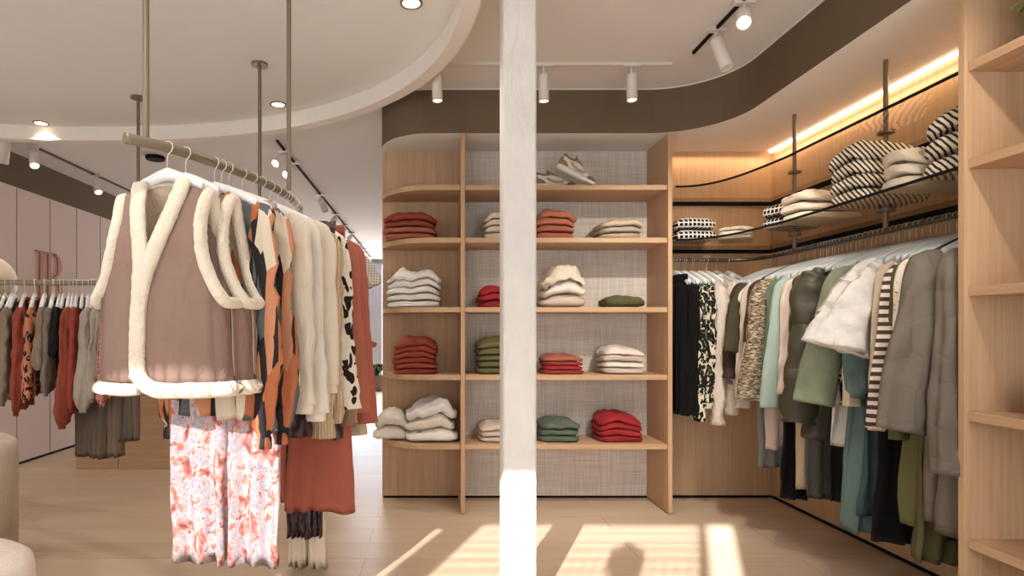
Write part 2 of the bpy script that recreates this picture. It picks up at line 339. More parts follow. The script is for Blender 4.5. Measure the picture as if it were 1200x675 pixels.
# far wall with the bright glazed front
struct('wall_far', join(box(-5.0, -3.2, 12.7, 12.85, 0, HC), box(-3.2, -0.33, 12.7, 12.85, 2.58, HC), box(-0.6, -0.33, 12.7, 12.85, 0, 2.58)), M['frame'])
struct('window_3', box(-3.2, -0.6, 12.8, 12.83, 0.0, 2.58), M['sky'])
struct('trim_6', join(box(-1.30, -1.02, 12.62, 12.72, 0, 2.58), box(-2.3, -2.2, 12.62, 12.72, 0, 2.58), box(-3.2, -0.35, 12.62, 12.72, 0, 0.12)), M['frame'])
# dropped ceiling with rounded brown band over shelving and wardrobe
def arc(cx, cy, r, a0, a1, n=12): return [(cx+r*math.cos(math.radians(a0+(a1-a0)*i/n)), cy+r*math.sin(math.radians(a0+(a1-a0)*i/n))) for i in range(n+1)]
left_round = [(-0.33+0.33*(1-math.cos(t)), YF+0.36*(1-math.sin(t))) for t in [PI/2*i/12 for i in range(13)]]
outl = [(-0.33, YB)]+left_round+arc(1.36, 3.30, 0.444, 90, 0, 14)+[(1.804, -0.86), (XR, -0.86), (XR, YB)]
v, f = prism(outl, HL, HC-0.001)
so_ = struct('ceiling_low', (v, f), [M['brown'], M['plaster']])
for p in so_.data.polygons:
    if abs(p.normal.z) > 0.5: p.material_index = 1
edge = outl[1:-2]
struct('trim_7', tube([(x, y-0.001, HC-0.004) for x, y in edge[:]], 0.004, 6), M['plaster'])
# round canopy: ring with a recessed soffit
def ell(s, n=96, cx=-2.4, cy=2.4, a=2.62, b=2.06, e=2.2):
    return [(cx+(a-s)*math.copysign(abs(math.cos(t))**(2/e), math.cos(t)), cy+(b-s)*math.copysign(abs(math.sin(t))**(2/e), math.sin(t))) for t in [2*PI*i/n for i in range(n)]]
RN = 96
def ring(o_, i_, z0, z1):
    n = len(o_); v = [(x, y, z0) for x, y in o_]+[(x, y, z0) for x, y in i_]+[(x, y, z1) for x, y in i_]+[(x, y, z1) for x, y in o_]
    f = []
    for i in range(n):
        j = (i+1) % n
        for a, b in ((0, 1), (1, 2), (2, 3), (3, 0)): f.append((a*n+i, a*n+j, b*n+j, b*n+i))
    return v, f
cn = struct('ceiling_canopy', ring(ell(0), ell(0.075), 2.55, HC-0.001), M['ring'])
mk('canopy_soffit', prism(ell(0.07), 2.652, HC-0.0015), M['plaster'], cn)
struct('column', prism([(0.300, 2.46), (0.306, 2.452), (0.430, 2.45), (0.437, 2.457), (0.437, 2.57), (0.300, 2.57)], 0, HC), M['white'], smooth=False)

# ------------------------------------------------------------ shelving unit on the back wall
SH = [2.054, 1.722, 1.285, 0.858, 0.422]        # centre heights of the shelves; tops are +0.016
T2 = 0.016
u = empty('shelving_unit', (0.6, YF, 0), 0, 'tall open oak shelving unit on the back wall with a rounded left end', 'shelves')
def U(vf): return xf(vf, Matrix.Translation((-0.6, -YF, 0)))
mk('back_panel', U(box(-0.325, 0.192, YB-0.014, YB-0.002, 0.017, HL-0.001)), M['wood_z'], u, label='oak back panel with vertical grain')
mk('back_panel', U(box(0.22, 1.492, YB-0.014, YB-0.002, 0.017, HL-0.001)), M['linen'], u, label='pale woven linen back panel')
mk('side_panel', U(box(1.492, 1.520, YF, YB-0.002, 0.006, HL-0.001)), M['wood_z'], u, bevel=0.002)
mk('divider', U(box(0.1925, 0.2195, YF, YB-0.002, 0.006, HL-0.001)), M['wood_z'], u, bevel=0.002)
for zc in SH:
    ro = [(-0.325, YB-0.016)]+[(x+0.004, y+0.012) for x, y in left_round]+[(0.1915, YF+0.012), (0.1915, YB-0.016)]
    mk('shelf', U(prism(ro, zc-T2, zc+T2)), M['wood_x'], u)
    mk('shelf', U(box(0.2205, 1.491, YF+0.012, YB-0.016, zc-T2, zc+T2)), M['wood_x'], u, bevel=0.002)
# right-hand shelving unit close to the camera
RX, RY = 1.83, 2.045
r = empty('shelving_unit', (RX, RY, 0), 0, 'open oak shelving unit at the right edge, nearest the viewer', 'shelves')
def V_(vf): return xf(vf, Matrix.Translation((-RX, -RY, 0)))
mk('side_panel', V_(box(RX, XR-0.002, RY, RY+0.026, 0.006, HL-0.002)), M['wood_z'], r, bevel=0.002)
mk('back_panel', V_(box(XR-0.014, XR-0.002, 0.3, RY-0.001, 0.006, HL-0.002)), M['wood_z'], r)
mk('side_panel', V_(box(RX, XR-0.015, 0.3, 0.326, 0.006, HL-0.002)), M['wood_z'], r)
for zc in SH:
    mk('shelf', V_(box(RX+0.012, XR-0.015, 0.327, RY-0.001, zc-T2, zc+T2)), M['wood_y'], r, bevel=0.002)

# ------------------------------------------------------------ glass shelves, rail and rods in the wardrobe
GX, GY = 1.835, 3.70
def gl_out(xo, yo): return [(1.524, yo)]+[tuple(p[:2]) for p in spline([(1.524, yo, 0), (1.60, yo-0.004, 0), (1.68, yo-0.05, 0), (1.75, yo-0.16, 0), (1.80, yo-0.34, 0), (xo, yo-0.62, 0)], 5)][1:]+[(xo, RY+0.03)]
for k, zz in enumerate((2.045, 1.716)):
    nm = 'upper' if k == 0 else 'lower'
    g_ = empty('glass_shelf', (1.95, 3.9, zz), 0, nm+' clear glass shelf running round the wardrobe corner'+(' above the knitwear' if k == 0 else ' carrying folded knitwear'), 'shelf', None)
    fr_ = gl_out(GX, GY); poly = fr_+[(XR-0.004, RY+0.03), (XR-0.004, YB-0.004), (1.524, YB-0.004)]
    T_ = Matrix.Translation((-1.95, -3.9, -zz))
    mk('glass_pane', xf(prism(poly, zz-0.005, zz+0.005), T_), M['glass'], g_)
    mk('edge_strip', xf(tube([(x-0.003, y-0.003, zz) for x, y in fr_], 0.0065, 6, up=(0, 0, 1)), T_), M['black'], g_, label='dark polished front edge')
    mk('wall_channel', xf(join(box(1.524, XR-0.03, YB-0.03, YB-0.003, zz-0.03, zz-0.007), box(XR-0.03, XR-0.003, RY+0.03, YB-0.003, zz-0.03, zz-0.007)), T_), M['black'], g_)
RZ = 1.608; RRX = 2.085; RRY = 3.86
rail = empty('clothes_rail', (RRX, 3.0, RZ), 0, 'dark metal clothes rail bending round the wardrobe corner on ceiling rods', 'clothes rail')
T_ = Matrix.Translation((-RRX, -3.0, -RZ))
rp = [(1.524, RRY, RZ)]+[(x, y, RZ) for x, y in arc(RRX-0.16, RRY-0.16, 0.16, 90, 0, 10)]+[(RRX, RY+0.028, RZ)]
mk('bar', xf(tube(rp, 0.0125, 10), T_), M['rail_dark'], rail)
for yy in (2.733, 3.418):
    p_ = mk('pole', xf(lathe([(0.0105, RZ+0.013), (0.0105, HL-0.001)], 12, RRX, yy), T_), M['rod'], rail)
    for zz in (2.052, 1.708-0.012): mk('flange', xf(lathe([(0.034, zz), (0.034, zz+0.012)], 20, RRX, yy), T_), M['rod'], p_)
lt = mk('light_strip', box(XR-0.032, XR-0.014, RY+0.03, YB-0.02, HL-0.014, HL-0.0015), M['led']); tag(lt, 'glowing warm LED strip along the top of the wardrobe wall', 'light strip')
area('strip_glow', (XR-0.05, 3.05, HL-0.03), (0.12, 0, -1), 0.03, 2.0, 3.2, (1.0, 0.72, 0.48)).rotation_euler = (0, 0.12, 0)
bpy.data.objects['strip_glow'].data.size = 0.03; bpy.data.objects['strip_glow'].data.size_y = 2.0
area('strip_glow_back', (1.93, YB-0.06, HL-0.03), (0, 0, -1), 0.8, 0.03, 0.9, (1.0, 0.72, 0.48)).rotation_euler = (0, 0, 0)

# ------------------------------------------------------------ lamps
def spotlamp(px, py, Y, tilt_dir, label, lit=0, zc=HC, r_=0.029, L=0.155, drop=0.06, target=None, name='track_spotlight'):
    x, y = X(px, Y), Y
    o = empty(name, (x, y, zc), 0, label, 'spotlight', 'ceiling track spotlights')
    mk('adapter', box(-0.05, 0.05, -0.018, 0.018, -0.022, -0.001) if not isinstance(px, str) else None, M['lampwhite'], o, bevel=0.003)
    mk('stem', tube([(0, 0, -0.02), (0, 0, -drop-0.02)], 0.007, 8), M['lampwhite'], o)
    d = Vector(tilt_dir).normalized(); q = d.to_track_quat('-Z', 'Y').to_matrix().to_4x4()
    body = xf(lathe([(r_*0.6, 0.0), (r_*0.96, -0.004), (r_, -0.012), (r_, -L), (r_*0.86, -L), (r_*0.8, -L+0.012)], 24), Matrix.Translation((0, 0, -drop+0.0)) @ q)
    bo = mk('lamp_housing', body, M['lampwhite'], o, smooth=False)
    for p in bo.data.polygons: p.use_smooth = abs(p.normal.dot(d)) < 0.5
    mk('lens', xf(lathe([(r_*0.78, -L+0.010), (r_*0.78, -L+0.006)], 20), Matrix.Translation((0, 0, -drop)) @ q), M['lens'] if lit else M['lampwhite'], o, label='glowing lamp lens' if lit else None)
    if lit:
        p = Vector((x, y, zc-drop))+d*(L+0.02); spot(p, p+d, lit)
    return o
def track(pts, mat, label, zc=HC, r_=0.012):
    o = mk('lighting_track', join(*[box(min(a[0], b[0])-r_, max(a[0], b[0])+r_, min(a[1], b[1])-r_, max(a[1], b[1])+r_, zc-0.016, zc-0.0005) for a, b in pts]), mat)
    tag(o, label, 'lighting track')
    return o
YT = 3.39
track([((0.05, YT), (X(783, YT), YT))], M['lampwhite'], 'white ceiling lighting track running parallel to the shelving', r_=0.016)
track([((1.43, 3.24), (1.43, 1.0))], M['black'], 'thin dark lighting track slot running towards the viewer', r_=0.006)
track([((-1.215, 4.75), (-1.215, 12.2))], M['black'], 'long dark lighting track running deep over the passage', r_=0.008)
track([((-3.24, 4.97), (-3.24, 9.5))], M['seam'], 'lighting track recessed in the ceiling beside the left wall', r_=0.008)
spotlamp(512, 0, YT, (0.02, 0, -1), 'white spotlight left of the white column, half behind the canopy rim', 7.0)
spotlamp(637, 0, YT, (0.02, 0.05, -1), 'white spotlight just right of the white column', 7.0)
spotlamp(740, 0, YT, (0.0, -0.06, -1), 'white spotlight over the right end of the shelving', 7.0)
spotlamp(839, 0, 2.99, (0.22, -0.25, -1), 'white spotlight tilted outward on the dark track slot', 0, r_=0.032, L=0.17)
spotlamp(872, 0, 2.74, (-0.40, -0.75, -0.72), 'white spotlight with glaring lens at the top edge above the wardrobe', 2.5, r_=0.032)
spotlamp(39, 0, 4.88, (0.42, -0.5, -1), 'white spotlight over the left wall, nearer of the two on that track', 2.5, r_=0.036)
spotlamp(112, 0, 5.78, (0.45, -0.4, -1), 'white spotlight over the left wall, farther along, above the brown vest', 2.5, r_=0.036)
spotlamp(3, 0, 4.62, (-0.2, 0.1, -1), 'pale spotlight cut by the left edge of the picture', 0, r_=0.06, L=0.2, drop=0.02)
tr = [(318, 5.0, 1), (333, 5.35, 1), (365, 6.6, 0), (381, 7.7, 1), (391, 8.5, 1), (399, 9.2, 1), (414, 10.3, 1), (421, 11.0, 1), (426, 11.6, 1), (430, 12.1, 1)]
for i, (px, Y, lit) in enumerate(tr):
    spotlamp(VX-1.215*F/Y, 0, Y, (-0.35, -0.75, -0.6) if lit else (0.4, 0.3, -1), ['nearest of the lit spotlights on the long passage track', 'second lit spotlight on the long passage track', 'unlit spotlight hanging from the passage track', 'third lit spotlight along the passage track', 'fourth lit spotlight along the passage track', 'fifth lit spotlight along the passage track', 'sixth lit spotlight far along the passage track', 'seventh lit spotlight far along the passage track', 'second farthest lit spotlight on the passage track', 'farthest lit spotlight, close to the bright window'][i],
             (5.0 if i in (0, 3) else 0) if lit else 0, r_=0.036)
    if lit: bpy.data.objects[-1] if False else None
for o in [o for o in bpy.data.objects if o.name.startswith('track_spotlight') and 'lit spotlight' in o['label'] and 'unlit' not in o['label']]:
    for ch in o.children:
        if ch.name.startswith('lens'): ch.data.materials[0] = M['lens']
for q_, d_, pw in ((2.15, (0.0, 0.80, -0.75), 85), (1.55, (-0.1, 0.6, -1.0), 30), (1.2, (0.1, 0.75, -0.7), 26)):  # unseen spots added on the track to brighten floor and wardrobe
    spotlamp(VX+1.43*F/q_, 0, q_, d_, 'white spotlight added unseen above the viewer to brighten the shop, %s' % {2.15: 'nearest the wardrobe', 1.55: 'in the middle', 1.2: 'farthest back'}[q_], pw)
def downlight(px, py, lab):
    zz = 2.652; Y = (zz-EYE)*F/(VY-py) if py is not None else px[1]; x = X(px, Y) if py is not None else px[0]
    o = empty('recessed_downlight', (x, Y, zz), 0, lab, 'ceiling light', 'recessed canopy downlights')
    mk('bezel', ring([(0.052*math.cos(a), 0.052*math.sin(a)) for a in [2*PI*i/28 for i in range(28)]], [(0.041*math.cos(a), 0.041*math.sin(a)) for a in [2*PI*i/28 for i in range(28)]], -0.006, -0.0005), M['rod'], o)
    mk('lens', lathe([(0.040, -0.004), (0.040, -0.0008)], 24), M['led'], o)
    spot((x, Y, zz-0.02), (x, Y, 0), 26, 112)
downlight(48, 144, 'small round downlight at the left of the white canopy')
downlight(326, 122, 'small round downlight in the canopy between the hanging rods')
downlight(482, 3, 'small round downlight at the top edge by the canopy rim')
for q_, t_ in (((-0.9, 1.45), 'right'), ((-1.7, 1.7), 'middle'), ((-2.9, 2.4), 'left')): downlight(q_, None, 'small round downlight added unseen above the viewer for more light, '+t_+' one')  # extra downlights out of view, added to raise the overall light
xx, yy = X(182, 5.2), 5.2
tag(mk('ceiling_speaker', lathe([(0.075, HC-0.03), (0.08, HC-0.02), (0.08, HC-0.001)], 24, xx, yy), M['black']), 'flat round black ceiling speaker seen behind the left rod', 'speaker')

# ------------------------------------------------------------ hanging racks on ceiling rods
CZ = 2.651
MZ = 1.76
mp = spline([(-0.965, 1.885, MZ), (-0.866, 1.995, MZ), (-0.785, 2.157, MZ), (-0.702, 2.385, MZ), (-0.655, 2.604, MZ), (-0.642, 2.83, MZ), (-0.66, 3.02, MZ), (-0.72, 3.2, MZ)], 8)
def rack(name, pts, rr, rods, label, org, mat, rmat):
    o = empty(name, org, 0, label, 'clothes rail'); T_ = Matrix.Translation([-c for c in org])
    mk('bar', xf(tube(pts, rr, 16), T_), mat, o, smooth=False)
    for ch in o.children:
        for p in ch.data.polygons: p.use_smooth = len(p.vertices) == 4
    for (x, y) in rods:
        p_ = mk('pole', xf(lathe([(0.0105, org[2]+rr*0.8), (0.0105, CZ)], 12, x, y), T_), rmat, o, smooth=False)
        mk('flange', xf(lathe([(0.045, CZ-0.012), (0.045, CZ)], 24, x, y), T_), rmat, p_)
    return o
rack('clothes_rail', mp, 0.0172, [(X(171, 1.96), 1.96), (X(338.5, 2.64), 2.64)], 'curved bronze rail hung from the canopy, carrying the brown vests and blouses', (-0.75, 2.3, MZ), M['bronze'], M['bronze'])
LZ = 1.465
lp = spline([(-3.45, 3.88, LZ), (-2.8, 3.88, LZ), (-2.2, 3.88, LZ), (-1.75, 3.80, LZ), (-1.3, 3.60, LZ), (-0.99, 3.38, LZ)], 6)
rack('clothes_rail', lp, 0.019, [(-1.873, 3.833), (-0.957, 3.355), (-3.2, 3.88)], 'lower bronze rail behind, carrying rust and grey blouses at the left', (-2.2, 3.88, LZ), M['bronze'], M['rod'])

# ------------------------------------------------------------ left side: counter, plinths, globe, letters
ct = empty('display_counter', (-1.9, 5.2, 0), 0, 'low oak display counter standing behind the hanging clothes', 'counter')
mk('body', box(-1.05, 1.15, -0.22, 0.4, 0.0, 0.93), M['wood_x'], ct, bevel=0.004)
mk('seam_strip', box(-0.702, -0.698, -0.2225, -0.2195, 0.01, 0.92), M['seam'], ct)
mk('counter_top', box(-1.07, 1.17, -0.24, 0.42, 0.93, 0.965), M['wood_x'], ct, bevel=0.004)
def plinth(name, x, y, R, h, mat, label, cat):
    pr = [(R-0.012, 0.001), (R, 0.01), (R, h-0.05), (R-0.006, h-0.02), (R-0.03, h-0.002), (R*0.6, h), (0.01, h)]
    tag(mk(name, lathe(pr, 64, x, y), mat, smooth=True), label, cat)
plinth('display_plinth', -2.276, 2.6, 0.40, 0.657, M['terrazzo'], 'tall round stone-coloured plinth at the left edge', 'plinth')
plinth('pouf', -1.574, 1.75, 0.35, 0.44, M['pouf'], 'lower round cream pouf at the bottom left corner', 'pouf')
gp = empty('globe_floor_lamp', (X(0, 4.3)-0.12, 4.3, 0), 0, 'cream rounded globe lamp behind the left rail, by the wall', 'lamp')
sp = [(0.205*math.sin(PI*i/20)+0.002, 1.50-0.205*math.cos(PI*i/20)) for i in range(21)]
mk('lamp_globe', lathe(sp, 36), M['ivory'], gp, smooth=True)
mk('pole', lathe([(0.015, 0.02), (0.015, 1.30)], 12), M['ivory'], gp); mk('base', lathe([(0.15, 0.0), (0.15, 0.012), (0.02, 0.03)], 32), M['ivory'], gp)
# wall letters: J and B joined, standing off the left wall (plane y-z)
def lx(y0, y1, z0, z1): return box(-3.549, -3.535, y0, y1, z0, z1)
L0 = 5.42
jb = []
def bowl(yc, zc, ry, rz, w_, a0=-90, a1=90, n=16):
    o_, i_ = [], []
    for i in range(n+1):
        a = math.radians(a0+(a1-a0)*i/n); o_.append((yc+ry*math.cos(a), zc+rz*math.sin(a))); k = w_*(abs(math.cos(a))*1.0+0.25); i_.append((yc+(ry-k)*math.cos(a), zc+(rz-w_*0.35)*math.sin(a)))
    v = [(-3.549, y, z) for y, z in o_]+[(-3.549, y, z) for y, z in i_]+[(-3.535, y, z) for y, z in o_]+[(-3.535, y, z) for y, z in i_]
    m_ = n+1; f = []
    for i in range(n):
        f += [(i, i+1, m_+i+1, m_+i), (2*m_+i, 3*m_+i, 3*m_+i+1, 2*m_+i+1), (i, 2*m_+i, 2*m_+i+1, i+1), (m_+i, m_+i+1, 3*m_+i+1, 3*m_+i)]
    f += [(0, m_, 3*m_, 2*m_), (n, 2*m_+n, 3*m_+n, m_+n)]
    return v, f
jl = empty('wall_lettering', (-3.55, L0, 1.45), 0, 'large pink serif letters J and B fixed to the left wall', 'lettering')
TJ = Matrix.Translation((3.55, -L0, -1.45))
mk('letter', xf(join(lx(L0-0.06, L0+0.09, 1.868, 1.880), lx(L0+0.00, L0+0.045, 1.45, 1.868), bowl(L0-0.045, 1.46, 0.09, 0.09, 0.04, -150, 0)), TJ), M['pinkletter'], jl, label='pink letter J with a hooked foot')
mk('letter', xf(join(lx(L0+0.095, L0+0.24, 1.868, 1.880), lx(L0+0.115, L0+0.155, 1.40, 1.868), lx(L0+0.09, L0+0.24, 1.39, 1.402), bowl(L0+0.20, 1.765, 0.12, 0.115, 0.045), bowl(L0+0.20, 1.52, 0.15, 0.130, 0.05), lx(L0+0.155, L0+0.215, 1.643, 1.655)), TJ), M['pinkletter'], jl, label='pink letter B')
# plant by the far window
pl = empty('potted_plant', (X(441, 11.5), 11.5, 0), 0, 'small dark green plant in a pot on the floor by the far window', 'plant')
mk('pot', lathe([(0.10, 0), (0.14, 0.02), (0.15, 0.30), (0.12, 0.30), (0.11, 0.27)], 24), M['pot'], pl)
def leaves(n, L, sp_, z0, seed, droop=0.3, wd=0.012):
    rnd = random.Random(seed); vs = []
    for i in range(n):
        a = rnd.uniform(0, 2*PI); l = L*rnd.uniform(0.6, 1.1); s_ = sp_*rnd.uniform(0.4, 1.1)
        pts = [(0.02*math.cos(a), 0.02*math.sin(a), z0), (s_*0.4*math.cos(a), s_*0.4*math.sin(a), z0+l*0.6), (s_*0.85*math.cos(a), s_*0.85*math.sin(a), z0+l*(1-droop*0.3)), (s_*1.15*math.cos(a), s_*1.15*math.sin(a), z0+l*(1-droop))]
        q = spline(pts, 3); m_ = len(q); vs.append(tube(q, [(wd*(0.35+math.sin(PI*(k+0.5)/m_)), 0.002) for k in range(m_)], 5))
    return join(*vs)
mk('foliage', leaves(90, 0.26, 0.17, 0.27, 3, 0.4), M['leafdark'], pl)
pt = empty('potted_plant', (2.02, 1.83, SH[0]+T2+0.001), 0, 'bright green leafy plant in the top right corner on the highest shelf', 'plant')
mk('pot', lathe([(0.05, 0), (0.062, 0.01), (0.07, 0.11), (0.06, 0.11), (0.055, 0.09)], 24), M['pot'], pt)
mk('foliage', leaves(130, 0.10, 0.145, 0.08, 5, 0.55, 0.007), M['leaf'], pt)

# ------------------------------------------------------------ folded clothes
def folded(w_, d, H, sd, i, n, soft=1.0, crease=1):
    """one folded piece out of a pile of n: the whole pile sags by one shared field, so neighbours follow each other"""
    k0, k1 = i/n, (i+1)/n-0.02/n
    if i == n-1: k1 = 1.0
    g = n*(0.9 if n > 1 else 1.0)
    v, f = rgrid(18, 12, 8); out = []
    for (x, y, z) in v:
        m_ = max(abs(x), abs(y)); n4 = (abs(x)**5+abs(y)**5)**0.2; k = m_/n4 if n4 > 0 else 1
        xr, yr = x*k, y*k; rr = max(abs(xr), abs(yr))
        q = (rr**2.6+abs(z)**2.6)**(1/2.6); kk = max(rr, abs(z))/q if q > 0 else 1
        ins = (1-kk)*min(1.0, H/n*9) if rr > 0.5 else 0
        zr = z*(kk if abs(z) > 0.5 else 1)
        if crease and (abs(x) > 0.97 or y < -0.97):
            gr = math.exp(-(z/0.24)**2)*(0.035+0.03*NZ(sd+i, x*2, y*2)); ins += gr
        px_, py_ = xr*(1-ins)*w_/2, yr*(1-ins*w_/d)*d/2
        fz = k0+(k1-k0)*(zr+1)/2
        fld = 0.16*NZ(px_*8+sd, py_*8, sd*1.7)*soft-0.9*max(0, abs(xr)-0.35)**2*soft*0.55-0.25*max(0, -yr-0.4)**2*soft
        pz_ = H*fz*(1+fld)+0.05*H*soft*fz*NZ(px_*26+sd, py_*26, sd)
        px_ += NZ(py_*8+i, i*3.1+sd, sd*1.7+zr*0.7)*0.014*soft; py_ += NZ(px_*9, i*2.3+sd, sd*4.2+zr*0.8)*0.013*soft
        if i == n-1: pz_ += 0.10*H/n*soft*NZ(px_*22, py_*30+sd, 5+sd)
        out.append((px_, py_, max(pz_, 0.0005+H*k0*0.3)-H*k0))
    return out, f
POS = {1: [''], 2: ['bottom', 'top'], 3: ['bottom', 'middle', 'top'], 4: ['bottom', 'second from the bottom', 'third from the bottom', 'top'],
       5: ['bottom', 'second lowest', 'middle', 'second from top', 'top'], 6: ['bottom', 'second lowest', 'third lowest', 'third from top', 'second from top', 'top']}
POS[4] = ['bottom', 'second lowest', 'second from top', 'top']
def pile(x, y, z, rz, w_, d, H, n, mats, what, where, soft, name, crease=1):
    sd = abs(x*13+y*7+z*5); rnd = random.Random(int(sd*1000))
    for i in range(n):
        m_ = mats[i % len(mats)] if isinstance(mats, (list, tuple)) else mats
        o = mk(name, folded(w_*rnd.uniform(0.93, 1.0), d*rnd.uniform(0.94, 1.0), H, sd, i, n, soft, crease), M[m_], smooth=True)
        o.location = (x+rnd.uniform(-.004, .004), y, z+0.001+H*i/n); o.rotation_euler = (0, 0, rz+rnd.uniform(-0.02, 0.02))
        lab = ('folded %s, %s of the pile %s' % (what, POS[n][i], where)) if n > 1 else 'folded %s %s' % (what, where)
        tag(o, lab, 'folded clothes', None if n == 1 else 'folded %s pile %s' % (what, where))
def stack(x0, x1, ytop, zs, n, mats, what, where, Yf=3.80, d=0.27, soft=1.0, name='folded_sweater', crease=1):
    pile(X((x0+x1)/2, Yf), Yf+d/2, zs, 0, (x1-x0)*Yf/F, d, (EYE+(VY-ytop)*Yf/F-zs)*1.03, n, mats, what, where, soft, name, crease)
z1, z2, z3, z4, z5 = [q+T2 for q in SH]
stack(447, 513, 246, z2, 4, ['rust', 'terracotta', 'rustdark', 'brick'], 'rust sweater', 'in the left bay, upper shelf')
stack(451, 518, 317, z3, 5, 'white', 'white cotton top', 'in the left bay, middle shelf', soft=0.95, name='folded_shirt')
stack(458, 514, 397, z4, 6, ['brick', 'rustdark'], 'brick orange sweater', 'in the left bay, lower shelf')
stack(436, 482, 484, z5, 2, 'offwhite', 'cream hoodie', 'overhanging the rounded shelf end', Yf=3.86, soft=1.3)
stack(473, 538, 471, z5, 3, ['printwhite', 'offwhite', 'white'], 'white printed sweatshirt', 'beside the divider, lowest shelf', soft=1.1, Yf=3.78)
stack(567, 603, 247, z2, 4, ['ivoryknit', 'cream'], 'cream knit', 'left of the column, upper shelf')
stack(561, 600, 336, z3, 3, 'red', 'bright red sweater', 'left of the white column')
stack(558, 602, 397, z4, 5, 'mustard', 'olive green sweater', 'left of the white column', soft=0.7)
stack(561, 600, 497, z5, 3, 'blush', 'pale beige top', 'left of the column, lowest shelf')
stack(628, 678, 245, z2, 4, ['rust', 'terracotta', 'orange', 'orange'], 'orange brown sweater', 'right of the white column')
stack(703, 757, 254, z2, 3, ['sand', 'greylinen', 'beige'], 'sand beige knit', 'on the shelf below the sneakers')
stack(636, 690, 312, z3, 3, ['blush', 'offwhite', 'cream'], 'cream bulky sweater', 'right of the white column', soft=1.6, crease=0)
stack(710, 762, 346, z3, 1, 'olive', 'olive garment', 'lying alone at the right end of the middle shelf', soft=0.7)
stack(637, 688, 417, z4, 4, ['brick', 'red', 'brick', 'rust'], 'brick red sweater', 'right of the white column', soft=0.7)
stack(707, 760, 407, z4, 4, ['blush', 'offwhite'], 'blush sweater', 'at the right, lower shelf', soft=0.8)
stack(633, 683, 494, z5, 3, 'greengrey', 'grey green sweater', 'right of the white column')
stack(703, 757, 488, z5, 4, ['red', 'red', 'red', 'red'], 'crimson sweater', 'at the right of the lowest shelf')
# right-hand unit: dark green pile
pile(2.03, 1.765, z4, PI/2, 0.30, 0.30, 0.105, 3, 'forest', 'dark green sweater', 'at the right edge', 0.8, 'folded_sweater')
# glass shelf knitwear
GZ = 1.7225
def gstack(x, y, rz, w_, d, h, n, mats, what, where, soft=1.2, name='folded_sweater'):
    pile(x, y, GZ-0.001, rz, w_, d, h*n, n, mats, what, where, soft*0.6, name)
gstack(X(819, 3.78), 3.90, 0.0, 0.275, 0.25, 0.078, 2, ['tweed'], 'black and white checked jacket', 'at the left, glass shelf', 0.7, 'folded_jacket')
gstack(X(873, 3.65)+0.02, 3.80, -0.55, 0.21, 0.24, 0.028, 3, ['ivoryknit', 'cream', 'creamknit'], 'cream sweater', 'low in the glass shelf corner', 1.0)
gstack(2.06, 3.40, -1.25, 0.20, 0.30, 0.075, 2, ['tweed'], 'black and white tweed top', 'by the rear rod, glass shelf', 1.0, 'folded_jacket')
gstack(2.06, 3.16, -1.45, 0.22, 0.36, 0.055, 3, ['ivoryknit', 'cream', 'ivoryknit'], 'cream knit', 'between the tweed and the striped pile', 1.5)
gstack(2.045, 2.72, -1.50, 0.24, 0.36, 0.068, 4, ['stripefold'], 'striped sweater', 'by the front rod, glass shelf', 1.2)
gstack(2.06, 2.44, -1.50, 0.17, 0.38, 0.055, 3, ['ivoryknit', 'cream'], 'cream fleece', 'squeezed between two striped piles', 1.9)
gstack(2.07, 2.21, -1.52, 0.25, 0.38, 0.085, 3, ['stripefold'], 'striped sweater', 'nearest the right unit, glass shelf', 1.3)

